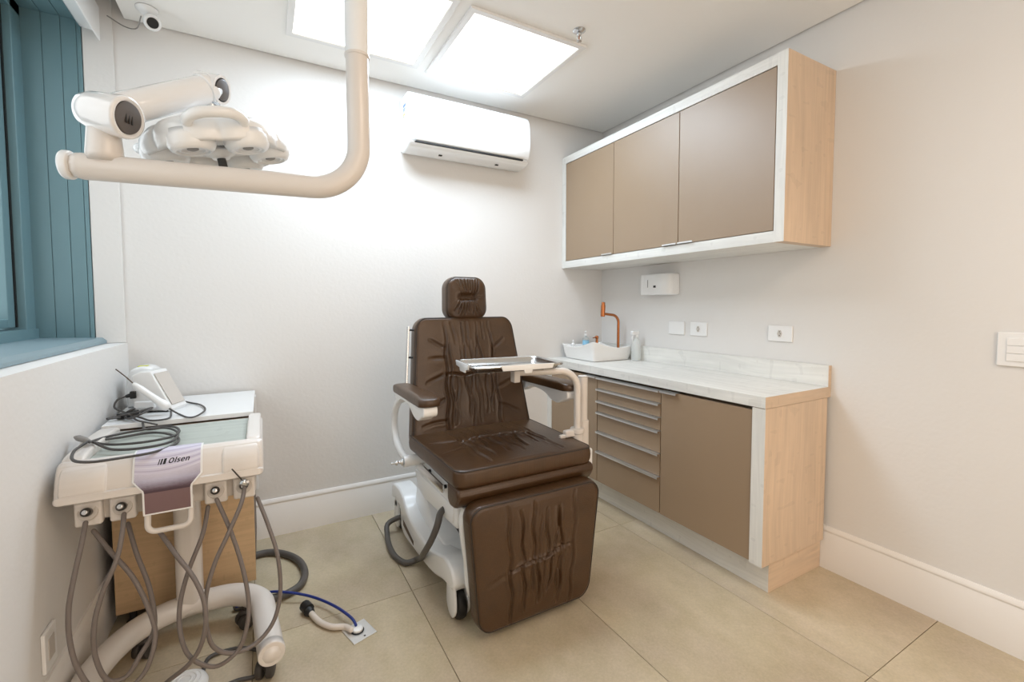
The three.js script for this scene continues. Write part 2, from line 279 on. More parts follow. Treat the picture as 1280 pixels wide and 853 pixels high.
{
  const o = thing('base_cabinet', 'taupe fronted floor cabinet with five drawer pulls and pale wood end', 'cabinet', V(-0.26, 0, 0.82)), x = -0.512, k = 0.142, yt = 0.829, z1 = 1.649;
  part(o, 'end_panel', uvBox(bx(x + 0.001, -0.024, k, yt, z1 - 0.058, z1, 0.001), 'y'), M.warmLitLaminate);  // end face: warm lamplight is part of this laminate colour
  part(o, 'end_tone_strip', uvBox(bx(x - 0.001, x + 0.0008, k, yt, z1 - 0.058, z1, 0.0005, 1), 'y'), M.laminate);
  part(o, 'end_panel', uvBox(bx(x, -0.024, k, yt, 0.001, 0.05, 0.001), 'y'), M.laminate);
  part(o, 'carcass', bx(x + 0.075, -0.026, k + 0.003, yt, 0.051, z1 - 0.059, 0), M.gap);
  part(o, 'kickboard', uvBox(bx(-0.434, -0.414, 0, k, 0.002, 1.632, 0.001), 'z'), M.laminate);
  part(o, 'kickboard', uvBox(bx(-0.4335, -0.016, 0, k, 1.614, 1.6335, 0.001), 'x'), M.warmLitLaminate);  // end return in the laminate copy with warm light in its colour
  const f0 = x + 0.004, f1 = x + 0.023, front = (name, y0, y1, z0, zz) => part(o, name, bx(f0, f1, y0, y1, z0 + 0.0015, zz - 0.0015, 0.0015), M.taupe);
  const pull = (p, y, z0, zz) => part(p, 'pull', mg([bx(x - 0.016, f1, y, y + 0.0025, z0, zz, 0.0006, 1), bx(x - 0.016, x - 0.0135, y - 0.009, y + 0.0025, z0, zz, 0.0006, 1)]), M.alu);
  const ys = [0.147, 0.3475, 0.474, 0.597, 0.669, 0.745, 0.817];
  for (let i = 0; i < 6; i++) { const d = front('drawer', ys[i] + 0.001, ys[i + 1] - 0.0045, 0.563, 1.078); pull(d, ys[i + 1] - 0.0035, 0.566, 1.075); }
  let d = front('door', 0.147, 0.815, 1.08, 1.59); pull(d, 0.8155, 1.083, 1.19);
  d = front('door', 0.147, 0.815, 0.051, 0.56); pull(d, 0.8155, 0.45, 0.557);
}
{
  const o = thing('countertop', 'pale wood worktop with upstand against the right wall', 'countertop', V(-0.26, 0.88, 0.8));
  part(o, 'slab', uvBox(bx(-0.516, -0.0015, 0.831, 0.88, 0.0015, 1.6495, 0.0012), 'z'), M.laminate);
  part(o, 'upstand', uvBox(bx(-0.024, -0.0015, 0.8803, 0.981, 0.0015, 1.6495, 0.001), 'z'), M.laminate);
  part(o, 'end_tone_strip', uvBox(mg([bx(-0.516, -0.001, 0.831, 0.88, 1.6497, 1.651, 0, 1), bx(-0.024, -0.001, 0.8803, 0.981, 1.6497, 1.651, 0, 1)]), 'x'), M.warmLitLaminate);  // thin sheet on the worktop end, warm lamplight painted into the laminate
}
// ---------- sink corner ----------
{
  const x0 = -0.412, x1 = -0.05, z0 = 0.035, z1 = 0.405, cx = (x0 + x1) / 2, cz = (z0 + z1) / 2, y0 = 0.882;
  const o = thing('wash_basin', 'white square ceramic basin with wavy rim on the worktop', 'sink', V(cx, y0, cz));
  // outline with a wavy rim: walls as strips between outer and inner loops
  const N = 96, pos = [], idx = [];
  const loop = (inset, fy) => { const out = []; for (let i = 0; i < N; i++) {
    const t = i / N * 4, s = Math.floor(t), f = t - s, a = (x1 - x0) / 2 - inset, b = (z1 - z0) / 2 - inset, r = Math.max(0.006, 0.02 - inset * 0.3);
    const c = [[-1, 1], [1, 1], [1, -1], [-1, -1], [-1, 1]], dx = lerp(c[s][0], c[s + 1][0], f), dz = lerp(c[s][1], c[s + 1][1], f);
    let X = dx * a, Z = dz * b; const qx = Math.abs(X) - (a - r), qz = Math.abs(Z) - (b - r);
    if (qx > 0 && qz > 0) { const l = Math.hypot(qx, qz); X = Math.sign(X) * (a - r + qx / l * r); Z = Math.sign(Z) * (b - r + qz / l * r); }
    const corner = [0.138, 0.104, 0.1, 0.104, 0.138], h = lerp(corner[s], corner[s + 1], f * f * (3 - 2 * f)) - (s < 2 || s > 2 ? 0.026 : 0.01) * Math.sin(f * Math.PI) ** 1.2;
    out.push([cx + X, y0 + fy(h), cz + Z]); } return out; };
  const loops = [loop(0.03, () => 0), loop(0.022, () => 0.002), loop(0.012, (h) => h * 0.4), loop(0.002, (h) => h - 0.006), loop(0.0, (h) => h - 0.002), loop(0.004, (h) => h), loop(0.008, (h) => h - 0.001), loop(0.012, (h) => h - 0.006), loop(0.03, (h) => 0.03), loop(0.05, () => 0.022), loop(0.15, () => 0.018)];
  for (const l of loops) for (const p of l) pos.push(...p);
  for (let k = 0; k < loops.length - 1; k++) for (let i = 0; i < N; i++) { const a = k * N + i, b = k * N + (i + 1) % N; idx.push(a, b, a + N, b, b + N, a + N); }
  const last = (loops.length - 1) * N; pos.push(cx, y0 + 0.017, cz); const cI = pos.length / 3 - 1; for (let i = 0; i < N; i++) idx.push(last + i, last + (i + 1) % N, cI);
  const g = new THREE.BufferGeometry(); g.setAttribute('position', new THREE.Float32BufferAttribute(pos, 3)); g.setIndex(idx); g.computeVertexNormals();
  part(o, 'bowl', g, M.ceramic);
  part(o, 'rear_deck', bx(x0 + 0.012, x1 - 0.012, 0.95, 0.962, z0 + 0.012, z0 + 0.1, 0.003), M.ceramic);
  part(o, 'drain', lathe([[0, 0.004], [0.02, 0.004], [0.024, 0], [0, 0]], V(cx, y0 + 0.0175, cz)), M.copper);

  const t = thing('faucet', 'copper spout bending over the wash basin', 'faucet', V(-0.078, 0.882, 0.278)), b = V(-0.078, 0.902, 0.278);
  const s = part(t, 'spout', tube(bent([b, V(-0.078, 1.192, 0.278), V(-0.2, 1.206, 0.262)], 0.05), 0.0095, 70, 14), M.copper);
  part(s, 'base_ring', lathe([[0, 0], [0.018, 0], [0.018, 0.006], [0.012, 0.01], [0, 0.01]], V(-0.078, 0.9, 0.278)), M.copper);
  const hd = V(0.05, 1, 0).normalize(), hp = V(-0.212, 1.186, 0.262);
  part(t, 'head', lathe([[0, 0], [0.014, 0], [0.016, 0.004], [0.016, 0.08], [0.013, 0.085], [0.013, 0.1], [0.011, 0.104], [0, 0.104]], hp, hd), M.copper);

  const v = thing('tap_valve', 'small copper tap valve behind the basin rim', 'tap', V(-0.125, 0.962, 0.095)), q = V(-0.125, 0.962, 0.095);
  part(v, 'body', lathe([[0, 0], [0.02, 0], [0.02, 0.004], [0.011, 0.01], [0.009, 0.05], [0.013, 0.056], [0.013, 0.07], [0.008, 0.075], [0, 0.075]], q), M.copper);
  part(v, 'lever', cyl(q.clone().add(V(0, 0.066, 0)), q.clone().add(V(-0.045, 0.06, 0.01)), 0.005, 0.004), M.copper);
}
{
  const p = V(-0.228, 0.962, 0.092), o = thing('soap_bottle', 'clear pump bottle with blue label behind the basin', 'bottle', p);
  part(o, 'body', lathe([[0, 0], [0.022, 0], [0.024, 0.004], [0.024, 0.055], [0.019, 0.066], [0.009, 0.072], [0.009, 0.078], [0, 0.078]], p), M.clear);
  part(o, 'label_band', lathe([[0.0245, 0.01], [0.0247, 0.012], [0.0247, 0.042], [0.0245, 0.044]], p), std('#8fc4e2', 0.5), 'light blue label');
  part(o, 'pump', mg([lathe([[0, 0.078], [0.011, 0.078], [0.011, 0.09], [0.004, 0.092], [0.004, 0.105], [0.008, 0.106], [0.008, 0.113], [0, 0.114]], p), cyl(p.clone().add(V(0, 0.109, 0)), p.clone().add(V(-0.02, 0.106, 0.012)), 0.0035)]), M.white);
}
{
  const p = V(-0.345, 0.962, 0.09), o = thing('dropper_bottle', 'tiny white bottle with pointed cap at the back wall', 'bottle', p);
  part(o, 'body', lathe([[0, 0], [0.013, 0], [0.013, 0.022], [0.009, 0.028], [0, 0.028]], p), M.white);
  part(o, 'cap', lathe([[0, 0.028], [0.008, 0.028], [0.006, 0.045], [0.003, 0.052], [0, 0.052]], p), M.white);
}
{
  const p = V(-0.072, 0.8805, 0.452), o = thing('spray_bottle', 'translucent spray bottle with white trigger beside the basin', 'bottle', p);
  part(o, 'body', lathe([[0, 0], [0.03, 0], [0.033, 0.004], [0.033, 0.1], [0.026, 0.135], [0.015, 0.155], [0.013, 0.165], [0, 0.165]], p), M.milky);
  part(o, 'trigger_head', mg([lathe([[0, 0.162], [0.016, 0.162], [0.016, 0.182], [0, 0.182]], p), bx(p.x - 0.045, p.x + 0.022, p.y + 0.18, p.y + 0.208, p.z - 0.012, p.z + 0.012, 0.006), tube([p.clone().add(V(-0.025, 0.182, 0)), p.clone().add(V(-0.036, 0.165, 0)), p.clone().add(V(-0.035, 0.142, 0))], 0.005, 14, 8)]), M.white);
}
{
  const o = thing('towel_dispenser', 'white rounded dispenser on the wall under the wall cabinet', 'dispenser', V(0, 1.335, 0.62));
  const pr = smooth([[-0.002, 0.5], [-0.075, 0.5], [-0.098, 0.515], [-0.1, 0.55], [-0.1, 0.66], [-0.096, 0.7], [-0.07, 0.742], [-0.002, 0.755]], 5);
  part(o, 'housing', prism(pr, 'xz', 1.335, 1.473, 0.012, 4), M.white);
  part(o, 'level_window', bx(-0.1022, -0.0995, 1.385, 1.435, 0.578, 0.583, 0.001, 1), M.grey);
  part(o, 'lock', bx(-0.1025, -0.0995, 1.382, 1.396, 0.63, 0.65, 0.001, 1), M.black, 'black lock slot');
}
function plate(name, label, z0, z1, y0, y1, sockets) {
  const o = thing(name, label, sockets === 'switch' ? 'switch' : sockets ? 'outlet' : 'wall plate', V(0, y0, (z0 + z1) / 2)), cz = (z0 + z1) / 2, cy = (y0 + y1) / 2;
  part(o, 'cover', bx(-0.009, -0.0005, y0, y1, z0, z1, 0.0035, 3), M.plate);
  if (sockets === 'socket') {
    part(o, 'insert', bx(-0.0105, -0.0085, cy - 0.026, cy + 0.026, cz - 0.018, cz + 0.018, 0.001), M.plate);
    const hex = []; for (let k = 0; k < 6; k++) hex.push([0.013 * Math.cos(k * Math.PI / 3), 0.021 * Math.sin(k * Math.PI / 3 )]);
    part(o, 'socket', prism(hex.map(([a, b]) => [cz + a, cy + b]), 'zy', -0.0112, -0.0103, 0.0002, 1), M.pad);
    for (const k of [-1, 0, 1]) part(o, 'pin_hole', cyl(V(-0.0118, cy + k * 0.0095, cz + (k ? 0 : 0.004)), V(-0.011, cy + k * 0.0095, cz + (k ? 0 : 0.004)), 0.0024, 0.0024, 10), M.black);
  }
  return o;
}
plate('blank_plate', 'blank white wall plate next to the wash basin', 0.68, 0.805, 1.078, 1.163);
plate('wall_outlet', 'white power outlet beside the blank wall plate', 0.85, 0.97, 1.078, 1.163, 'socket');
plate('wall_outlet', 'white power outlet above the bare end of the worktop', 1.345, 1.47, 1.078, 1.16, 'socket');
{
  const o = plate('light_switch', 'white three rocker light switch alone on the right wall', 2.195, 2.325, 1.045, 1.168, 'switch');
  for (let k = 0; k < 3; k++) part(o, 'rocker', bx(-0.0125, -0.0085, 1.064 + k * 0.0285, 1.0905 + k * 0.0285, 2.22, 2.3, 0.0015), M.plate);
}
{
  const o = thing('wall_outlet', 'white outlet box low on the window wall behind the cart', 'outlet', V(-W, 0.2, 1.05));
  part(o, 'cover', bx(-W + 0.0005, -W + 0.01, 0.235, 0.35, 0.99, 1.07, 0.003, 3), M.plate);
  part(o, 'socket', bx(-W + 0.0095, -W + 0.012, 0.262, 0.323, 1.01, 1.05, 0.002), M.pad);
}

// ---------- dental chair ----------
// padded panel: x in [-a, a], y in [-b, b], front towards +z; h(x, y) is the relief of seams and folds
function cushion({ a, b, r, T, edge, taper = () => 1, N = 110, h = () => 0, bend = (p) => p, crown = 0 }) {
  const pos = [], uv = [], idx = [];
  const plan = (s, t) => {
    const q = Math.max(Math.abs(s), Math.abs(t)); if (q < 1e-6) return [0, 0, 0];
    const dx = a * s / q, dy = b * t / q, cx = a - r, cy = b - r; let k = 1;
    if (Math.abs(dx) > cx && Math.abs(dy) > cy) { const A = dx * dx + dy * dy, B = Math.abs(dx) * cx + Math.abs(dy) * cy, C = cx * cx + cy * cy - r * r; k = (B + Math.sqrt(Math.max(0, B * B - A * C))) / A; }
    return [q * k * dx, q * k * dy, q];
  };
  const put = (x, y, z) => { const p = bend(V(x * taper(y / b), y, z)); pos.push(p.x, p.y, p.z); uv.push(x * 3, y * 3); };
  const ease = (s) => Math.sign(s) * (1 - (1 - Math.abs(s)) ** 1.25);
  for (let j = 0; j <= N; j++) for (let i = 0; i <= N; i++) {
    const [x, y, q] = plan(ease(-1 + 2 * i / N), ease(-1 + 2 * j / N)), d = (1 - q) * Math.min(a, b), e = d < edge ? edge - Math.sqrt(Math.max(0, edge * edge - (edge - d) ** 2)) : 0;
    put(x, y, T - e + crown * (1 - q * q) + h(x, y) * clamp(d / 0.025, 0, 1));
  }
  for (let j = 0; j < N; j++) for (let i = 0; i < N; i++) { const k = j * (N + 1) + i; idx.push(k, k + 1, k + N + 2, k, k + N + 2, k + N + 1); }
  const ring = []; for (let i = 0; i < N; i++) ring.push([i, 0]); for (let i = 0; i < N; i++) ring.push([N, i]); for (let i = 0; i < N; i++) ring.push([N - i, N]); for (let i = 0; i < N; i++) ring.push([0, N - i]);
  let prev = ring.map(([i, j]) => j * (N + 1) + i);
  for (const [z, sc] of [[(T - edge) * 0.66, 1.006], [(T - edge) * 0.3, 1.002], [0.004, 0.99], [0, 0.97]]) {
    const cur = ring.map(([i, j]) => { const [x, y] = plan(ease(-1 + 2 * i / N), ease(-1 + 2 * j / N)); put(x * sc, y * sc, z); return pos.length / 3 - 1; });
    for (let i = 0; i < prev.length; i++) { const n = (i + 1) % prev.length; idx.push(prev[i], cur[i], cur[n], prev[i], cur[n], prev[n]); } prev = cur;
  }
  put(0, 0, 0); const c = pos.length / 3 - 1; for (let i = 0; i < prev.length; i++) idx.push(prev[i], c, prev[(i + 1) % prev.length]);
  const g = new THREE.BufferGeometry(); g.setAttribute('position', new THREE.Float32BufferAttribute(pos, 3)); g.setAttribute('uv', new THREE.Float32BufferAttribute(uv, 2)); g.setIndex(idx); g.computeVertexNormals();
  const rim = []; for (let k = 0; k < 120; k++) { const w = k / 120 * 4, s = Math.floor(w), f = w - s, C = [[-1, -1], [1, -1], [1, 1], [-1, 1], [-1, -1]]; const [x, y] = plan(lerp(C[s][0], C[s + 1][0], f), lerp(C[s][1], C[s + 1][1], f)); const i = 1 - edge * 0.28 / Math.min(a, b); rim.push(bend(V(x * i * taper(y / b), y * i, T - edge * 0.22))); }
  return { g, pipe: new THREE.TubeGeometry(new THREE.CatmullRomCurve3(rim, true), 240, 0.0032, 6, true) };
}
// folds: [x0, y0, x1, y1, width, depth]
function folds(list) {
  return (x, y) => { let h = 0; for (const [x0, y0, x1, y1, w, d] of list) {
    const L2 = (x1 - x0) ** 2 + (y1 - y0) ** 2, t = clamp(((x - x0) * (x1 - x0) + (y - y0) * (y1 - y0)) / L2, 0, 1), L = Math.sqrt(L2);
    const wob = 0.005 * Math.sin(t * L * 40 + x0 * 90 + y0 * 50) * Math.min(1, L * 5), nx = -(y1 - y0) / L, ny = (x1 - x0) / L;
    const e = Math.hypot(x - (x0 + t * (x1 - x0) + nx * wob), y - (y0 + t * (y1 - y0) + ny * wob)), k = Math.sin(Math.PI * clamp(0.15 + t * 0.85, 0, 1)) ** 0.5;
    h += d * k * (-Math.exp(-((e / w) ** 2)) + 0.34 * Math.exp(-(((e - 2 * w) / (1.1 * w)) ** 2)));
  } return h; };
}
function gathers(n, x0, x1, y0, y1, dep, sd) { seed = sd; const out = []; for (let i = 0; i < n; i++) { const x = lerp(x0, x1, (i + 0.2 + 0.6 * rnd()) / n), l = 0.55 + 0.45 * rnd(); out.push([x, y0, x + (rnd() - 0.5) * 0.05, lerp(y0, y1, l), 0.004 + 0.004 * rnd(), dep * (0.8 + 1.3 * rnd())]); } return out; }
const CX = -1.42;
const chair = thing('dental_chair', 'brown leather dental chair on a white wheeled base', 'chair', V(CX, 0, 0.85));
function pad(name, c, tilt, spec, label) {
  const { g, pipe } = cushion(spec); for (const q of [g, pipe]) { q.rotateX(tilt); q.translate(c.x, c.y, c.z); }
  const o = part(chair, name, g, M.leather, label); part(o, 'piping', pipe, M.piping); return o;
}
{
  // headrest
  const hf = []; for (let k = 0; k < 9; k++) { const x = -0.036 + k * 0.009; hf.push([x, 0.012, x * 1.9 + 0.004 * Math.sin(k * 5), 0.1, 0.0042, 0.007], [x, -0.002, x * 2.1 + 0.004 * Math.sin(k * 3), -0.07 - 0.02 * Math.abs(Math.sin(k * 7)), 0.004, 0.006]); }
  hf.push([0.04, 0.002, 0.1, 0.02, 0.003, 0.002], [0.04, 0, 0.1, -0.012, 0.003, 0.0018], [-0.04, 0, -0.09, -0.03, 0.004, 0.001]);
  const fh = folds(hf);
  pad('headrest', V(CX + 0.01, 1.302, 0.515), -0.05, { a: 0.116, b: 0.114, r: 0.062, T: 0.075, edge: 0.02, crown: 0.03, N: 150, taper: (t) => 0.98 + 0.05 * -t * 0.5, h: (x, y) => fh(x, y) - 0.028 * Math.exp(-((Math.max(0, Math.abs(x) - 0.03) / 0.022) ** 2) - (((y - 0.006) / 0.02) ** 2)) });
  part(chair, 'headrest_stem', bx(CX - 0.03, CX + 0.05, 1.1, 1.26, 0.49, 0.515, 0.006), M.white);
  // backrest
  const seam = [[-0.145, -0.29, -0.145, 0.29, 0.006, 0.009], [0.145, -0.29, 0.145, 0.29, 0.006, 0.009], [-0.145, 0.02, 0.145, 0.02, 0.006, 0.011], [0.0, 0.02, 0.0, -0.28, 0.005, 0.006]];
  const bf = folds([...seam, ...gathers(7, -0.13, 0.14, 0.03, 0.26, 0.0042, 11), ...gathers(8, -0.13, 0.14, 0.01, -0.25, 0.0048, 29), ...gathers(5, -0.12, 0.12, 0.28, 0.14, 0.0036, 3),
    [-0.15, 0.16, -0.25, 0.2, 0.008, 0.006], [-0.15, 0.1, -0.25, 0.11, 0.009, 0.006], [-0.15, 0.03, -0.26, -0.02, 0.009, 0.006], [-0.16, -0.1, -0.27, -0.14, 0.008, 0.005], [0.15, 0.14, 0.24, 0.2, 0.008, 0.005], [0.15, -0.06, 0.26, -0.03, 0.008, 0.0045], [0.15, -0.15, 0.27, -0.2, 0.008, 0.0045], [-0.15, -0.2, -0.28, -0.22, 0.008, 0.0045]]);
  pad('backrest', V(CX, 0.885, 0.578), -0.2, { a: 0.32, b: 0.315, r: 0.06, T: 0.085, edge: 0.02, crown: 0.012, N: 210, taper: (t) => lerp(1.03, 0.835, clamp((t + 1) / 2, 0, 1)), h: (x, y) => bf(x, y) + 0.006 * Math.cos(clamp(x / 0.145, -1, 1) * Math.PI / 2) * Math.abs(Math.sin((y - 0.02) * 9)) });
  // seat: local y runs from the front edge (-b) to the back (+b)
  const ss = folds([[-0.17, -0.25, -0.17, 0.26, 0.007, 0.005], [0.19, -0.25, 0.19, 0.26, 0.006, 0.004], [-0.17, 0.02, 0.19, 0.02, 0.009, 0.008], ...gathers(8, -0.15, 0.18, 0.01, -0.22, 0.0048, 41), ...gathers(6, -0.15, 0.17, 0.03, 0.2, 0.0035, 57), [-0.18, 0.03, -0.3, 0.08, 0.012, 0.004], [-0.18, -0.04, -0.3, -0.09, 0.01, 0.002]]);
  pad('seat', V(CX, 0.583, 0.95), -Math.PI / 2, { a: 0.335, b: 0.3, r: 0.045, T: 0.069, edge: 0.014, crown: 0.014, N: 210, taper: (t) => lerp(0.955, 1, clamp((t + 1) / 2, 0, 1)), h: (x, y) => ss(x, y) + 0.004 * Math.cos(clamp(x / 0.18, -1, 1) * Math.PI / 2) });
  // soft lower band of the seat, folding down at the front
  const prof = smooth([[1.137, 0.583], [1.2, 0.584], [1.244, 0.58], [1.253, 0.56], [1.24, 0.53], [1.215, 0.505], [1.16, 0.5], [1.137, 0.52]], 6);
  part(chair, 'seat_skirt', uvBox(prism(prof, 'zy', CX - 0.318, CX + 0.318, 0.012, 3), 'y', 3), M.leather);
  // leg rest
  const lf = folds([[-0.145, -0.25, -0.145, 0.25, 0.006, 0.008], [0.17, -0.25, 0.17, 0.25, 0.006, 0.008], [-0.145, -0.02, 0.17, 0.025, 0.005, 0.009], ...gathers(6, -0.1, 0.12, 0.005, 0.24, 0.0062, 71), ...gathers(7, -0.1, 0.13, -0.01, -0.23, 0.0058, 83), [-0.15, -0.03, -0.26, -0.06, 0.01, 0.002]]);
  pad('leg_rest', V(CX, 0.287, 1.232), 0.03, { a: 0.304, b: 0.25, r: 0.06, T: 0.075, edge: 0.016, crown: 0.016, N: 210, taper: (t) => lerp(0.845, 1, clamp((t + 1) / 2, 0, 1)), h: (x, y) => lf(x, y) + 0.005 * Math.cos(clamp(x / 0.15, -1, 1) * Math.PI / 2) });
  part(chair, 'leg_rest_frame', prism(smooth([[-1.704, 0.5], [-1.716, 0.45], [-1.7, 0.3], [-1.66, 0.12], [-1.2, 0.12], [-1.14, 0.3], [-1.128, 0.5]], 6), 'xy', 1.196, 1.228, 0.008, 3), M.white);
}
for (const s of [-1, 1]) {
  const X = CX + s * 0.35, a = new THREE.Group(); a.name = 'armrest'; chair.add(a); a.position.set(s * 0.35, 0, 0);
  const { g } = cushion({ a: 0.04, b: 0.24, r: 0.035, T: 0.042, edge: 0.016, N: 40, taper: (t) => 1.05 - 0.1 * t }); g.rotateX(-Math.PI / 2); g.rotateX(-0.015); g.translate(X, 0.858, 0.825);
  part(a, 'arm_pad', g, M.leather, 'brown leather pad');
  part(a, 'bracket', prism(smooth([[0.6, 0.858], [1.04, 0.864], [1.052, 0.85], [1.048, 0.826], [1.01, 0.81], [0.97, 0.792], [0.92, 0.796], [0.84, 0.828], [0.72, 0.835], [0.66, 0.815], [0.61, 0.825]], 6, true), 'zy', X - 0.03, X + 0.03, 0.006, 3), M.white);
  part(a, 'arm_tube', tube([[0.66, 0.825], [0.58, 0.8], [0.5, 0.735], [0.482, 0.66], [0.515, 0.59], [0.6, 0.553], [0.72, 0.545]].map(([z, y]) => V(X, y, z)), 0.017, 50, 12), M.white);
  part(a, 'pivot_hub', cyl(V(X - s * 0.075, 0.543, 0.72), V(X + s * 0.022, 0.543, 0.72), 0.026), M.white);
  part(a, 'pivot_pin', lathe([[0, 0], [0.017, 0], [0.017, 0.01], [0.009, 0.013], [0.009, 0.026], [0.012, 0.028], [0.012, 0.036], [0.004, 0.038], [0.004, 0.056], [0, 0.057]], V(X + s * 0.022, 0.543, 0.72), V(s, 0, 0), 16), M.steel, 'chrome pivot pin');
}
{
  part(chair, 'seat_box', prism([[0.58, 0.578], [0.575, 0.43], [0.62, 0.36], [0.72, 0.345], [1.12, 0.375], [1.135, 0.41], [1.135, 0.578]], 'zy', CX - 0.275, CX + 0.275, 0.01, 3), M.white);
  part(chair, 'seat_box_cover', prism([[0.6, 0.452], [0.64, 0.382], [0.73, 0.365], [1.1, 0.393], [1.11, 0.46]], 'zy', CX - 0.28, CX + 0.28, 0.004, 2), M.white);
  const sr = part(chair, 'side_rail', prism([[0.6, 0.53], [1.04, 0.53], [1.048, 0.512], [1.04, 0.497], [0.6, 0.497]], 'zy', CX - 0.301, CX - 0.293, 0.002, 2), M.steel, 'chrome accessory rail');
  for (const z of [0.63, 0.82, 1.02]) part(sr, 'standoff', cyl(V(CX - 0.296, 0.514, z), V(CX - 0.272, 0.514, z), 0.008), M.black);
  part(chair, 'rail_channel', bx(CX - 0.2785, CX - 0.274, 0.535, 0.55, 0.61, 1.05, 0.001), M.black);
  const br = part(chair, 'back_rail', (() => { const a = V(-1.745, 0.86, 0.61), b = V(-1.717, 1.165, 0.566), g = bx(-0.004, 0.004, -0.154, 0.154, -0.013, 0.013, 0.002); g.applyQuaternion(new THREE.Quaternion().setFromUnitVectors(V(0, 1, 0), b.clone().sub(a).normalize())); const m = a.add(b).multiplyScalar(0.5); g.translate(m.x, m.y, m.z); return g; })(), M.steel, 'chrome rail along the backrest');
  for (const t of [0.06, 0.5, 0.94]) { const x = lerp(-1.745, -1.717, t), y = lerp(0.86, 1.165, t), z = lerp(0.61, 0.566, t); part(br, 'standoff', cyl(V(x, y, z), V(x + 0.04, y, z + 0.02), 0.005, 0.005, 10), M.black); }
  part(chair, 'back_shell', prism([[-1.66, 1.12], [-1.7, 0.62], [-1.14, 0.62], [-1.18, 1.12]], 'xy', -0.012, 0.012, 0.006, 2).translate(0, -0.885, 0).rotateX(-0.2).translate(0, 0.885, 0.562), M.white);
  part(chair, 'hinge_bracket', bx(CX - 0.2, CX + 0.2, 0.5, 0.66, 0.56, 0.64, 0.01), M.white);
  // wheeled base
  const rail = smooth([[0.2, 0.17], [0.205, 0.235], [0.24, 0.258], [0.36, 0.268], [0.41, 0.255], [0.5, 0.2], [0.66, 0.172], [0.86, 0.178], [0.98, 0.21], [1.06, 0.232], [1.13, 0.215], [1.155, 0.17], [1.14, 0.14], [1.04, 0.125], [0.9, 0.085], [0.6, 0.055], [0.44, 0.05], [0.39, 0.075], [0.372, 0.16], [0.3, 0.19]], 5, true);
  for (const s of [-1, 1]) {
    part(chair, 'base_rail', prism(rail, 'zy', CX + s * 0.3, CX + s * 0.2, 0.012, 4), M.white);
    part(chair, 'name_plate', prism([[0.44, 0.13], [0.62, 0.098], [0.62, 0.078], [0.44, 0.102]], 'zy', CX + s * 0.3, CX + s * 0.302, 0.0005, 1), M.brown, 'dark name strip');
    for (const [z, front] of [[0.26, 0], [1.105, 1]]) {
      const c = thingCastor(CX + s * (front ? 0.262 : 0.258), z, s, front); c; }
  }
  part(chair, 'base_deck', prism(smooth([[0.4, 0.1], [0.42, 0.17], [0.6, 0.15], [1.0, 0.16], [1.02, 0.12], [0.9, 0.075], [0.5, 0.05]], 5, true), 'zy', CX - 0.21, CX + 0.21, 0.01, 3), M.white);
  part(chair, 'column_cover', prism(smooth([[0.4, 0.15], [0.44, 0.24], [0.49, 0.36], [0.52, 0.378], [0.56, 0.37], [0.62, 0.3], [0.72, 0.215], [0.86, 0.185], [1.0, 0.17], [0.98, 0.14], [0.7, 0.12]], 6, true), 'zy', CX - 0.235, CX + 0.235, 0.014, 4), M.white);
  part(chair, 'lift_column', bx(CX - 0.14, CX + 0.14, 0.17, 0.4, 0.68, 0.98, 0.01), M.black);
  part(chair, 'power_hose', tube([V(-1.62, 0.39, 0.93), at(551, 641, 'x', -1.715), at(547, 656, 'x', -1.735), at(540, 674, 'x', -1.75), at(531, 690, 'x', -1.76), at(521, 700, 'y', 0.03), at(508, 704, 'y', 0.016), at(496, 698, 'y', 0.016), at(488, 686, 'y', 0.016), at(484, 668, 'y', 0.03), at(485, 655, 'y', 0.06), V(-1.66, 0.1, 0.32)], 0.014, 90, 12), M.darkHose, 'grey hose looping to the floor');
}
function thingCastor(x, z, s, front) {
  const r = 0.062, g = new THREE.Group(); g.name = 'castor'; g.position.set(x - CX, r, z - 0.85); chair.add(g);
  part(g, 'wheel', lathe([[0, -0.02], [0.05, -0.02], [r - 0.004, -0.016], [r, -0.008], [r, 0.008], [r - 0.004, 0.016], [0.05, 0.02], [0, 0.02]], V(x, r, z), V(1, 0, 0), 32), M.black, 'black wheel');
  const sh = smooth([[z - 0.03, 0.16], [z + 0.03, 0.16], [z + 0.048, 0.1], [z + 0.045, 0.05], [z + 0.02, 0.018], [z - 0.015, 0.02], [z - 0.04, 0.05], [z - 0.042, 0.1]], 5, true);
  for (const k of front ? [-1, 1] : [-1, 1]) part(g, 'fork', prism(sh, 'zy', x + k * 0.023, x + k * 0.034, 0.003, 2), M.white);
  part(g, 'fork_bridge', bx(x - 0.034, x + 0.034, 0.128, 0.2, z - 0.03, z + 0.03, 0.008), M.white);
  return g;
}
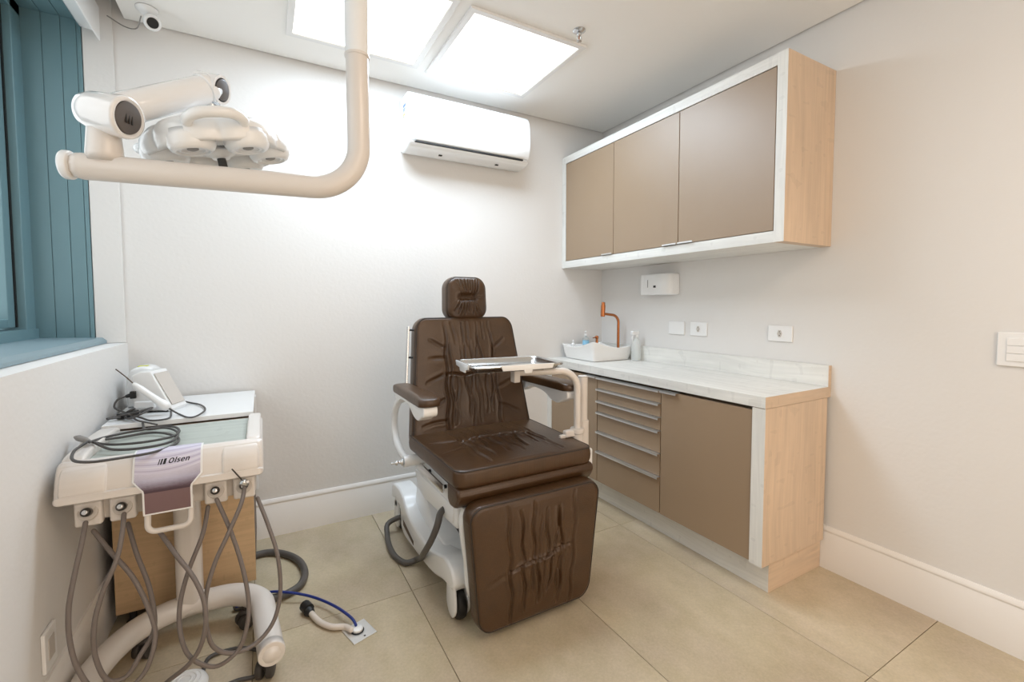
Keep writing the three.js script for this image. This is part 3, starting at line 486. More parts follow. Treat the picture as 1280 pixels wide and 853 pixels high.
// tray support on the chair, tray resting on it
{
  const ts = new THREE.Group(); ts.name = 'tray_support'; chair.add(ts); ts.position.set(0.42, 0, 0.18);
  const P = at(728.5, 470, 'z', 1.03), px = P.x, pz = 1.03;
  part(ts, 'post', mg([cyl(V(px, 0.6, pz), V(px, P.y - 0.004, pz), 0.0235), lathe([[0, 0], [0.0235, 0], [0.022, 0.005], [0, 0.007]], V(px, P.y - 0.004, pz))]), M.cream);
  part(ts, 'sleeve', lathe([[0.024, 0], [0.03, 0], [0.03, 0.13], [0.027, 0.134], [0.024, 0.134]], V(px, 0.575, pz)), M.cream);
  const A = at(721.5, 522, 'z', 1.085), ax = A.x, yTop = 0.963, E = V(-1.345, yTop, 0.995);
  part(ts, 'arm_tube', tube(bent([V(ax, 0.6, 1.085), V(ax, yTop, 1.085), E], 0.085), 0.0165, 80, 14), M.cream);
  part(ts, 'lower_sleeve', cyl(V(ax, 0.575, 1.085), V(ax, 0.668, 1.085), 0.027), M.cream);
  part(ts, 'clamp', mg([lathe([[0.017, 0], [0.031, 0], [0.033, 0.004], [0.033, 0.02], [0.031, 0.024], [0.017, 0.024]], V(ax, 0.668, 1.085)), bx(ax - 0.075, ax - 0.02, 0.655, 0.688, 1.07, 1.1, 0.008), bx(ax - 0.1, ax - 0.07, 0.65, 0.67, 1.074, 1.094, 0.006)]), M.cream);
  part(ts, 'mount_bar', bx(-1.16, px + 0.01, 0.5, 0.585, 1.0, 1.1, 0.01), M.white);
  part(ts, 'arm_end', bx(E.x - 0.02, E.x + 0.012, yTop - 0.045, yTop + 0.014, E.z - 0.02, E.z + 0.02, 0.006), M.cream);
  const th = 0.12, cx = -1.378, cz = 0.98, y = 0.994, place = (g) => { g.rotateY(-th); g.translate(cx, 0, cz); return g; };
  part(ts, 'tray_plate', place(bx(-0.17, 0.13, y - 0.012, y - 0.008, -0.1, 0.1, 0.001)), M.darkSteel);
  part(ts, 'tray_clip', place(prism([[-0.115, y + 0.0], [-0.125, y + 0.024], [0.125, y + 0.024], [0.115, y + 0.002], [0.02, y + 0.0], [0.016, y - 0.014], [-0.016, y - 0.014], [-0.02, y]], 'xy', 0.1505, 0.1575, 0.002, 2).translate(0.03, 0, 0)), M.white);
  part(ts, 'tray_clip', place(prism([[-0.09, y + 0.004], [-0.1, y + 0.026], [0.1, y + 0.026], [0.09, y + 0.004], [0.05, y - 0.002], [0.045, y - 0.014], [-0.03, y - 0.014], [-0.036, y]], 'zy', -0.219, -0.212, 0.002, 2)), M.white);
  const o = thing('instrument_tray', 'shallow stainless steel instrument tray on the chair arm', 'tray', V(cx, y, cz));
  const ro = (a, b, r) => { const s = []; for (let k = 0; k < 4; k++) for (let i = 0; i <= 6; i++) { const t = (k + i / 6) * Math.PI / 2, sx = [1, -1, -1, 1][k], sz = [1, 1, -1, -1][k]; s.push([sx * (a - r) + r * Math.cos(t), sz * (b - r) + r * Math.sin(t)]); } return s; };
  const L = [[0.2, 0.125, 0.02, 0.001], [0.203, 0.128, 0.022, 0.002], [0.212, 0.14, 0.026, 0.02], [0.214, 0.142, 0.026, 0.0235], [0.2175, 0.1455, 0.027, 0.0275], [0.222, 0.150, 0.028, 0.0285], [0.2265, 0.1545, 0.029, 0.0275], [0.2295, 0.1585, 0.03, 0.0235], [0.228, 0.157, 0.03, 0.019], [0.2155, 0.1435, 0.026, 0.02], [0.2045, 0.1295, 0.022, 0.0005], [0.2, 0.125, 0.02, -0.001]];
  const pos = [], idx = [], n = 28; for (const [a, b, r, h] of L) for (const [x, z] of ro(a, b, r)) pos.push(x * 0.92, y - 0.006 + h, z * 0.95);
  for (let k = 0; k < L.length - 1; k++) for (let i = 0; i < n; i++) { const p = k * n + i, q = k * n + (i + 1) % n; idx.push(p, p + n, q, q, p + n, q + n); }
  pos.push(0, y - 0.006 + 0.001, 0, 0, y - 0.006 - 0.001, 0); const c0 = pos.length / 3 - 2; for (let i = 0; i < n; i++) idx.push(c0, i, (i + 1) % n, c0 + 1, (L.length - 1) * n + (i + 1) % n, (L.length - 1) * n + i);
  const g = new THREE.BufferGeometry(); g.setAttribute('position', new THREE.Float32BufferAttribute(pos, 3)); g.setIndex(idx); g.computeVertexNormals(); part(o, 'pan', toCreasedNormals(place(g), 0.9), M.tray);
}

// ---------- dental cart by the window ----------
{
  const o = thing('side_cabinet', 'wood fronted cabinet with white top in the corner behind the cart', 'cabinet', V(-2.64, 0, 0.3));
  part(o, 'top', bx(-2.885, -2.392, 0.8, 0.82, 0.025, 0.568, 0.003), M.white);
  part(o, 'body', bx(-2.87, -2.402, 0.075, 0.799, 0.03, 0.54, 0.002), M.brown);
  part(o, 'back_strip', bx(-2.4, -2.388, 0.3, 0.798, 0.035, 0.075, 0.002), M.white);
  part(o, 'front_panel', uvBox(bx(-2.87, -2.4, 0.075, 0.79, 0.5405, 0.556, 0.001), 'x', 1.4), M.cartWood);
  for (const x of [-2.83, -2.45]) for (const z of [0.08, 0.5]) part(o, 'foot', lathe([[0, 0], [0.02, 0], [0.022, 0.01], [0.012, 0.02], [0.012, 0.076], [0, 0.076]], V(x, 0, z), V(0, 1, 0), 16), M.black);
}
const cart = thing('dental_cart', 'white dental delivery cart with hanging grey hoses on a tube base', 'cart', V(-2.62, 0, 0.8));
{
  const x0 = -2.885, x1 = -2.358;
  const head = part(cart, 'head', prism([[0.575, 0.688], [0.575, 0.788], [0.582, 0.796], [0.62, 0.797], [0.955, 0.797], [0.962, 0.799], ...smooth([[0.968, 0.806], [0.984, 0.809], [1.0, 0.8], [1.02, 0.765], [1.03, 0.735], [1.033, 0.722]], 4), [1.042, 0.72], [1.044, 0.7], [1.03, 0.693], [1.0, 0.688]], 'zy', x0, x1, 0.016, 5), M.cream);
  part(head, 'side_rim', prism(smooth([[0.58, 0.79], [0.59, 0.812], [0.65, 0.822], [0.9, 0.822], [0.975, 0.812], [0.985, 0.8]], 5).concat([[0.58, 0.79]]), 'zy', x1 - 0.05, x1 - 0.006, 0.008, 3), M.cream);
  part(head, 'side_rim', prism(smooth([[0.58, 0.79], [0.59, 0.812], [0.65, 0.822], [0.9, 0.822], [0.975, 0.812], [0.985, 0.8]], 5).concat([[0.58, 0.79]]), 'zy', x0 + 0.006, x0 + 0.06, 0.008, 3), M.cream);
  part(head, 'top_inlay', uvBox(bx(x0 + 0.062, x1 - 0.052, 0.797, 0.8, 0.605, 0.955, 0.001), 'x', 1), M.greyWood, 'grey wood grain inlay');
  part(head, 'front_bulge', prism(smooth([[0.96, 0.8], [0.995, 0.801], [1.02, 0.78], [1.036, 0.745], [1.038, 0.715], [1.0, 0.71]], 5, true), 'zy', x1 - 0.12, x1 - 0.012, 0.01, 4), M.cream);
  part(head, 'front_bulge', prism(smooth([[0.96, 0.8], [0.995, 0.801], [1.02, 0.78], [1.036, 0.745], [1.038, 0.715], [1.0, 0.71]], 5, true), 'zy', x0 + 0.012, x0 + 0.12, 0.01, 4), M.cream);
  part(cart, 'underside', bx(x0 + 0.03, x1 - 0.025, 0.62, 0.69, 0.66, 0.985, 0.008), M.pad);
  // control panel with printed keyboard film
  const cxp = -2.618, prof = [[0.972, 0.8135], [0.992, 0.8115], [1.006, 0.803], [1.026, 0.768], [1.037, 0.738], [1.046, 0.722], [1.052, 0.705], [1.052, 0.63]];
  const prof2 = smooth(prof, 4), wide = (y) => y > 0.735 ? 0.088 : y > 0.705 ? lerp(0.062, 0.088, (y - 0.705) / 0.03) : 0.062;
  const strip = (off, ins, y1 = 0) => { const pos = [], uv = [], idx = []; let len = 0; const K = 24; prof2.forEach(([z, y], i) => { if (i) len += Math.hypot(z - prof2[i - 1][0], y - prof2[i - 1][1]); const q = prof2[Math.min(i + 1, prof2.length - 1)], w = prof2[Math.max(i - 1, 0)], l = Math.hypot(q[0] - w[0], q[1] - w[1]), nz = -(q[1] - w[1]) / l, ny = (q[0] - w[0]) / l;
    for (let k = 0; k <= K; k++) { const hw = wide(y) - ins; pos.push(cxp + lerp(-hw, hw, k / K), Math.max(y, 0.63 + ins) + ny * off, z + nz * off); uv.push((lerp(-hw, hw, k / K) + 0.09) / 0.18, len); } });
    for (let i = 0; i < uv.length / 2; i++) uv[i * 2 + 1] = 1 - uv[i * 2 + 1] / len;
    for (let i = 0; i < prof2.length - 1; i++) for (let k = 0; k < K; k++) { const a = i * (K + 1) + k; idx.push(a, a + K + 1, a + 1, a + 1, a + K + 1, a + K + 2); }
    return { pos, uv, idx }; };
  const f = strip(0.0, 0), b = strip(-0.012, 0), n = f.pos.length / 3, idx = [...f.idx]; for (let i = 0; i < b.idx.length; i += 3) idx.push(b.idx[i] + n, b.idx[i + 2] + n, b.idx[i + 1] + n);
  const K1 = 25, R = prof2.length; for (let i = 0; i < R - 1; i++) { const a = i * K1, c = a + K1, d = i * K1 + 24, e = d + K1; idx.push(a, a + n, c, c, a + n, c + n, d, e, d + n, e, e + n, d + n); } for (let k = 0; k < 24; k++) { const a = (R - 1) * K1 + k; idx.push(a, a + n, a + 1, a + 1, a + n, a + 1 + n); }
  const g = new THREE.BufferGeometry(); g.setAttribute('position', new THREE.Float32BufferAttribute([...f.pos, ...b.pos], 3)); g.setIndex(idx);
  const panel = part(cart, 'control_panel', toCreasedNormals(g, 0.6), M.white);
  const cv = document.createElement('canvas'); cv.width = 720; cv.height = 820; const c = cv.getContext('2d');
  // keyboard film print: lilac waves, dotted fade, plum lower key field, maker's lettering
  c.fillStyle = '#cfcbdc'; c.fillRect(0, 0, 720, 820);
  for (let j = 0; j < 10; j++) { c.fillStyle = j % 2 ? '#d9d6e3' : '#bdb7cc'; c.beginPath(); c.moveTo(0, 20 + j * 34); c.quadraticCurveTo(360, 50 + j * 40, 720, 0 + j * 30); c.lineTo(720, 18 + j * 30); c.quadraticCurveTo(360, 66 + j * 40, 0, 34 + j * 34); c.fill(); }
  c.fillStyle = '#cfcbdb'; c.beginPath(); c.moveTo(0, 330); c.quadraticCurveTo(360, 400, 720, 290); c.lineTo(720, 820); c.lineTo(0, 820); c.fill();
  for (let y = 300; y < 570; y += 9) for (let x = 0; x < 720; x += 9) { const top = 330 + 55 * Math.sin(Math.PI * x / 720) - 40 * x / 720, k = (y - top) / (560 - top); if (k < 0) continue; c.fillStyle = '#4d3742'; const r = 1 + 4.6 * k; c.beginPath(); c.arc(x + (y % 2 ? 4 : 0), y, r, 0, 7); c.fill(); }
  c.fillStyle = '#4d3944'; c.fillRect(0, 540, 720, 30); c.fillStyle = '#7a6163'; c.fillRect(0, 566, 720, 254);
  c.fillStyle = '#111114'; c.font = 'italic bold 82px sans-serif'; c.save(); c.translate(340, 262); c.transform(1, -0.02, -0.08, 1, 0, 0); c.fillText('Olsen', 10, 0);
  for (let k = 0; k < 3; k++) { const w = [10, 16, 26][k], x = [-88, -66, -38][k]; c.beginPath(); c.moveTo(x, 2); c.lineTo(x + w, 2); c.lineTo(x + w + 12, -62); c.lineTo(x + 12, -62); c.fill(); } c.restore();
  const t = new THREE.CanvasTexture(cv); t.colorSpace = THREE.SRGBColorSpace; t.anisotropy = 8;
  const q = strip(0.0008, 0.005), gf = new THREE.BufferGeometry(); gf.setAttribute('position', new THREE.Float32BufferAttribute(q.pos, 3)); gf.setAttribute('uv', new THREE.Float32BufferAttribute(q.uv, 2)); gf.setIndex(q.idx); gf.computeVertexNormals();
  part(panel, 'keyboard_film', gf, phy('#ffffff', 0.35, { map: t, side: THREE.DoubleSide }), 'lilac printed keyboard film with black lettering');
  part(cart, 'handle', tube(bent([V(-2.672, 0.66, 1.03), V(-2.672, 0.575, 1.045), V(-2.563, 0.575, 1.045), V(-2.563, 0.66, 1.03)], 0.022), 0.0085, 60, 12), M.cream);
  // instrument holders
  for (const [u, v] of [[112, 645], [155, 634], [271, 617], [306, 603]]) {
    const p = at(u, v, 'z', 1.0); p.z = 1.0; const hold = part(cart, 'holder', bx(p.x - 0.034, p.x + 0.03, 0.612, 0.686, 0.975, 1.006, 0.008, 3), M.cream), d = V(-0.05, 0.35, 1).normalize(), s = V(p.x - 0.002, 0.655, 1.002);
    part(hold, 'socket', lathe([[0, 0.004], [0.012, 0.005], [0.023, 0.008], [0.0245, 0.004], [0.0245, -0.01], [0, -0.01]], s, d), M.pad);
    part(hold, 'coupling', lathe([[0, 0.005], [0.0125, 0.005], [0.0125, 0.022], [0.009, 0.026], [0.009, 0.029], [0, 0.029]], s, d, 20), M.darkSteel);
    part(hold, 'coupling_face', lathe([[0, 0.029], [0.007, 0.029], [0.0065, 0.031], [0, 0.031]], s, d, 16), M.steel);
  }
  // column and tube base
  part(cart, 'column', mg([bx(-2.662, -2.578, 0.1, 0.64, 0.625, 0.715, 0.03, 6), lathe([[0.02, 0], [0.05, 0.0], [0.05, 0.02], [0.044, 0.03], [0.02, 0.03]], V(-2.62, 0.09, 0.67))]), M.cream);
  const yb = 0.112;
  part(cart, 'base_tube', tube(bent([V(-2.848, yb, 1.16), V(-2.85, yb, 0.86), V(-2.7, yb, 0.67), V(-2.385, yb, 0.69), V(-2.352, yb, 1.09)], 0.14), 0.041, 110, 20), M.cream);
  part(cart, 'tube_end_cap', lathe([[0, 0.034], [0.038, 0.034], [0.0415, 0.03], [0.0415, 0.0], [0, 0.0]], V(-2.352, yb, 1.085), V(0.08, 0, 1), 28), M.cream);
  for (const [x, z, tw] of [[-2.37, 1.06, 0.3], [-2.437, 0.745, 1.2], [-2.752, 0.745, 0.5], [-2.85, 1.12, 0]]) {
    const ca = new THREE.Group(); ca.name = 'castor'; ca.position.set(x + 2.62, 0.03, z - 0.8); cart.add(ca); const ax = V(Math.cos(tw), 0, Math.sin(tw));
    for (const k of [-1, 1]) { const a = V(x, 0.03, z).addScaledVector(ax, k * 0.016); part(ca, 'wheel', lathe([[0, -0.011], [0.024, -0.011], [0.03, -0.007], [0.03, 0.007], [0.026, 0.011], [0, 0.012]], a, ax, 24), M.rubber, 'dark grey twin wheel'); }
    part(ca, 'stem', cyl(V(x, 0.03, z), V(x, 0.09, z), 0.012), M.rubber);
    part(ca, 'hood', lathe([[0.006, 0.056], [0.02, 0.056], [0.022, 0.066], [0.014, 0.074], [0.006, 0.074]], V(x, 0, z)), M.rubber);
  }
}
// hoses of the cart: pixel paths laid in the upright plane in front of it
function hosePath(list, z0 = 1.035, z1 = z0) { return list.map(([u, v], i) => at(u, v, 'z', lerp(z0, z1, i / (list.length - 1)) + 0.13 * Math.max(0, Math.sin(Math.PI * i / (list.length - 1))) ** 0.8)).map((p) => { p.y = Math.max(p.y, 0.009); return p; }); }
part(cart, 'hose', tube(hosePath([[107, 654], [102, 680], [93, 720], [86, 760], [87, 800], [98, 838], [122, 866], [152, 866], [178, 845], [191, 815], [194, 790], [186, 762], [166, 722], [140, 692], [117, 664]], 1.03, 0.985), 0.0066, 120, 8), M.hose);
part(cart, 'hose', tube(hosePath([[155, 643], [153, 665], [146, 699], [128, 742], [118, 781], [120, 824], [138, 852], [158, 846], [176, 818], [192, 790], [188, 740], [170, 690], [160, 655]], 1.03, 0.95), 0.0066, 110, 8), M.hose);
part(cart, 'hose', tube(hosePath([[198, 663], [221, 695], [243, 724], [255, 752], [257, 781], [250, 810], [235, 832], [210, 852], [196, 866]], 1.02, 1.05), 0.0066, 90, 8), M.hose);
part(cart, 'hose', tube(hosePath([[271, 625], [289, 666], [304, 713], [311, 756], [309, 781], [297, 814], [272, 833], [250, 830], [234, 817], [225, 788], [225, 756], [235, 716], [254, 666], [260, 634]], 1.03, 0.99), 0.0066, 120, 8), M.hose);
part(cart, 'hose', tube(hosePath([[306, 607], [302, 628], [286, 666], [268, 706], [257, 749], [259, 788], [268, 810], [289, 817], [318, 806], [340, 781], [350, 745], [347, 695], [336, 659], [322, 623]], 1.035, 0.98), 0.0066, 120, 8), M.hose);
{
  const s = V(-2.414, 0.672, 1.02), d = at(283, 578, 'z', 1.06).sub(s).normalize(), o = thing('air_water_syringe', 'steel air water syringe sticking out of the right cart holder', 'syringe', s);
  part(o, 'head', lathe([[0, -0.012], [0.01, -0.008], [0.013, 0.002], [0.01, 0.012], [0.006, 0.016], [0, 0.016]], s.clone().add(V(0, 0.004, 0.018)), d, 16), M.steel);
  part(o, 'tip', tube([s.clone().add(V(0, 0.004, 0.018)), s.clone().add(V(0, 0.004, 0.018)).addScaledVector(d, 0.035), s.clone().add(V(0, 0.004, 0.018)).addScaledVector(d, 0.075)], 0.0022, 20, 8), M.darkSteel);
  part(o, 'button', mg([cyl(s.clone().add(V(-0.008, 0.006, 0.02)), s.clone().add(V(-0.01, 0.012, 0.034)), 0.004), cyl(s.clone().add(V(0.008, 0.006, 0.02)), s.clone().add(V(0.009, 0.012, 0.034)), 0.004)]), M.steel);
}
{
  const c = V(-2.605, 0, 0.985), o = thing('foot_pedal', 'white ridged foot pedal on the floor under the cart hoses', 'pedal', c);
  const g = lathe([[0, 0.03], [0.03, 0.03], [0.05, 0.026], [0.062, 0.018], [0.067, 0.006], [0.066, 0], [0, 0]], c, V(0, 1, 0), 40); part(o, 'body', g, M.white);
  for (const r of [0.02, 0.034, 0.047]) { const t = new THREE.TorusGeometry(r, 0.0028, 8, 40); t.rotateX(Math.PI / 2); t.translate(c.x, 0.0295 - (r > 0.04 ? 0.003 : 0), c.z); part(o, 'ridge', t, M.white); }
  part(o, 'cable', tube([V(-2.56, 0.008, 0.95), at(262, 822, 'y', 0.008), at(290, 812, 'y', 0.008), at(318, 812, 'y', 0.008), at(331, 822, 'y', 0.008), at(330, 838, 'y', 0.008), at(318, 846, 'y', 0.008), at(297, 851, 'y', 0.008), at(280, 858, 'y', 0.008)], 0.0065, 70, 8), M.cable);
}
// ---------- things on the floor ----------
single('supply_hose', 'thick grey hose curving over the floor beside the cart', 'hose', tube([V(-2.62, 0.018, 0.32), V(-2.52, 0.018, 0.26), V(-2.43, 0.018, 0.22), ...[[335, 691], [356, 693], [373, 701], [381, 716], [375, 732], [358, 743], [342, 748]].map(([u, v]) => at(u, v, 'y', 0.017)), V(-2.47, 0.017, 0.62)], 0.016, 90, 12), M.darkHose);
{
  const c = at(449, 789, 'y', 0.004), o = thing('floor_outlet', 'square metal floor plate with white plug cover', 'floor outlet', c), g = bx(-0.047, 0.047, 0.0002, 0.004, -0.052, 0.052, 0.001); g.rotateY(0.3); g.translate(c.x, 0, c.z);
  part(o, 'plate', g, M.alu); const p = at(447, 787, 'y', 0.01);
  part(o, 'gasket', lathe([[0.016, 0.004], [0.024, 0.004], [0.024, 0.0075], [0.016, 0.0075]], V(p.x, 0, p.z)), M.black);
  part(o, 'plug_cover', lathe([[0, 0.004], [0.02, 0.004], [0.02, 0.014], [0.018, 0.017], [0, 0.018]], V(p.x, 0, p.z)), M.white);
  part(o, 'screw', lathe([[0, 0.004], [0.004, 0.004], [0.003, 0.0052], [0, 0.0054]], V(c.x + 0.014, 0, c.z + 0.036)), M.darkSteel);
  const q = V(p.x - 0.004, 0.02, p.z - 0.012);
  single('blue_tube', 'thin blue tube arching from the floor plate to the cart', 'tube', tube([q, at(442, 776, 'y', 0.03), at(428, 764, 'y', 0.035), at(408, 753, 'y', 0.03), at(385, 745, 'y', 0.032), at(360, 741, 'y', 0.042), at(335, 741, 'y', 0.042), V(-2.47, 0.04, 0.66)], 0.0055, 70, 10), M.blue);
  const h = thing('drain_hose', 'short white hose with black connector lying by the floor plate', 'hose', V(p.x - 0.08, 0, p.z));
  const e = at(388, 766, 'y', 0.016), pts = [V(p.x - 0.024, 0.016, p.z - 0.002), at(432, 784, 'y', 0.013), at(415, 784, 'y', 0.013), at(400, 778, 'y', 0.013), e];
  part(h, 'hose', tube(pts, 0.011, 50, 12), std('#d9cfc4', 0.5));
  const dd = e.clone().sub(pts[3]).normalize(); part(h, 'connector', mg([cyl(e.clone().addScaledVector(dd, -0.008), e.clone().addScaledVector(dd, 0.012), 0.014, 0.021, 20), cyl(e.clone().addScaledVector(dd, 0.012).add(V(0, 0.006, 0)), e.clone().addScaledVector(dd, 0.05).add(V(0, 0.006, 0)), 0.022, 0.022, 10)]), M.black, 'black ribbed connector');
}
// ---------- things on the cart and side cabinet ----------
{
  const o = thing('scaler_unit', 'white wedge shaped scaler unit standing on the side cabinet', 'dental device', V(-2.76, 0.82, 0.36)), T0 = 0.8205;
  const g = prism([[-0.075, 0], [-0.078, 0.155], [-0.045, 0.172], [-0.005, 0.172], [0.075, 0.012], [0.07, 0]], 'xy', -0.055, 0.055, 0.006, 3), pl = (q) => { q.rotateY(-0.38); q.translate(-2.742, T0, 0.33); return q; };
  part(o, 'housing', pl(g), M.white);
  const s = new THREE.Matrix4(); const fp = bx(-0.045, 0.045, -0.075, 0.075, 0, 0.003, 0.002); fp.rotateY(Math.PI / 2); fp.rotateZ(Math.atan2(0.08, 0.16)); fp.translate(0.036, 0.094, 0);
  part(o, 'control_face', pl(fp), M.pad, 'light grey control face');
  part(o, 'holder_hook', pl(bx(-0.06, 0.02, 0.02, 0.05, 0.055, 0.075, 0.006)), M.white);
  part(o, 'foot_bar', pl(bx(-0.06, 0.06, -0.0, 0.006, 0.05, 0.062, 0.002)), M.black);
}
{
  const z = 0.44, a = at(167, 480, 'z', z), b = at(207, 508, 'z', 0.47), t = at(145, 462, 'z', z), d = b.clone().sub(a).normalize(), L = a.distanceTo(b), o = thing('scaler_handpiece', 'white handpiece with dark needle tip leaning on the scaler unit', 'handpiece', a);
  part(o, 'grip', lathe([[0, -0.004], [0.006, -0.002], [0.009, 0.008], [0.0115, 0.03], [0.0125, L * 0.5], [0.015, L * 0.8], [0.019, L * 0.9], [0.019, L * 1.02], [0.012, L * 1.1], [0, L * 1.12]], a, d, 24), M.white);
  part(o, 'tip', tube([a, a.clone().lerp(t, 0.5).add(V(0, 0.002, 0)), t], 0.0022, 20, 6), M.brown, 'thin dark tip');
  const y = 0.826, e = b.clone().addScaledVector(d, 0.01);
  part(o, 'cable', tube([e, at(222, 517, 'y', y), at(240, 522, 'y', y), at(256, 513, 'y', y), at(250, 506, 'y', y), at(235, 503, 'y', y), at(222, 500, 'y', y + 0.02), at(215, 512, 'y', y), at(208, 524, 'y', y), at(190, 526, 'y', y), at(175, 522, 'y', y + 0.004), at(160, 518, 'y', y + 0.02)], 0.0035, 120, 6), M.cable);
}
{
  const c = V(-2.83, 0.82, 0.17), o = thing('sealing_device', 'white rounded device with yellow label behind the scaler unit', 'dental device', c);
  part(o, 'body', prism(smooth([[-2.875, 0.821], [-2.878, 0.93], [-2.86, 0.985], [-2.82, 0.998], [-2.78, 0.985], [-2.765, 0.95], [-2.77, 0.9], [-2.765, 0.821]], 6), 'xy', 0.1, 0.24, 0.015, 4), M.white);
  part(o, 'label_patch', bx(-2.842, -2.806, 0.9955, 0.9985, 0.16, 0.2, 0.001), std('#c9cf4a', 0.5), 'yellow green label');
}
{
  const y = 0.8215, p = at(160, 518, 'y', y + 0.012), o = thing('power_adapter', 'black power adapter block lying on the side cabinet', 'adapter', p), g = bx(-0.014, 0.014, 0, 0.022, -0.04, 0.04, 0.004); g.rotateY(-0.5); g.translate(p.x, y, p.z);
  part(o, 'block', g, M.black); const s = at(168, 494, 'z', 0.36);
  part(o, 'cord', tube([V(p.x - 0.015, y + 0.012, p.z - 0.035), at(143, 509, 'z', 0.38), at(147, 500, 'z', 0.37), at(157, 496, 'z', 0.365), s], 0.0038, 40, 8), M.cable);
  part(o, 'plug', mg([cyl(at(157, 496, 'z', 0.365), at(163, 494.5, 'z', 0.362), 0.006, 0.009, 12), bx(s.x - 0.014, s.x + 0.006, s.y - 0.014, s.y + 0.016, s.z - 0.01, s.z + 0.01, 0.003)]), M.black);
  part(o, 'lead', tube([V(p.x + 0.018, y + 0.01, p.z + 0.036), at(172, 526, 'y', y + 0.006), at(182, 528, 'y', y + 0.006), at(196, 531, 'y', y + 0.004)], 0.0035, 30, 6), M.cable);
  const loop = thing('scaler_cable', 'grey cable looped loosely around the scaler unit', 'cable', V(-2.78, 0.82, 0.5));
  part(loop, 'cord', tube([at(150, 522, 'y', 0.832), at(134, 524, 'y', 0.835), at(146, 521, 'y', 0.835), at(170, 516, 'y', 0.85), at(190, 510, 'y', 0.86), at(176, 518, 'y', 0.85), at(160, 524, 'y', 0.83), at(158, 516, 'y', 0.84), at(168, 511, 'y', 0.85)], 0.004, 100, 8), M.cable);
}
{
  const o = thing('coiled_cable', 'long dark cable with grey plug coiled on the cart top', 'cable', V(-2.72, 0.81, 0.85)), Y = 0.8045;
  part(o, 'coil', tube([[112, 553], [135, 546], [175, 538], [210, 533], [224, 538], [215, 546], [180, 553], [140, 556], [118, 552], [150, 547], [190, 541], [222, 547], [218, 556], [190, 566], [150, 573], [110, 578], [92, 576], [92, 565], [104, 556], [112, 552], [140, 562], [180, 560], [212, 553], [222, 541], [205, 535], [185, 537], [178, 528]].map(([u, v], i) => at(u, v, 'y', Y + 0.003 + (i < 9 ? 0.012 : i < 17 ? 0.004 : 0.009) + (u < 115 ? 0.018 : 0))), 0.0042, 220, 8), M.cable);
  const a = at(112, 552, 'y', Y + 0.03), b = at(95, 547, 'y', Y + 0.034), d = b.clone().sub(a).normalize(), L = a.distanceTo(b);
  part(o, 'plug', mg([lathe([[0, 0], [0.005, 0], [0.009, L * 0.3], [0.0095, L * 0.8], [0.006, L], [0, L]], a, d, 16), cyl(b, b.clone().addScaledVector(d, 0.008), 0.003)]), M.grey);
}

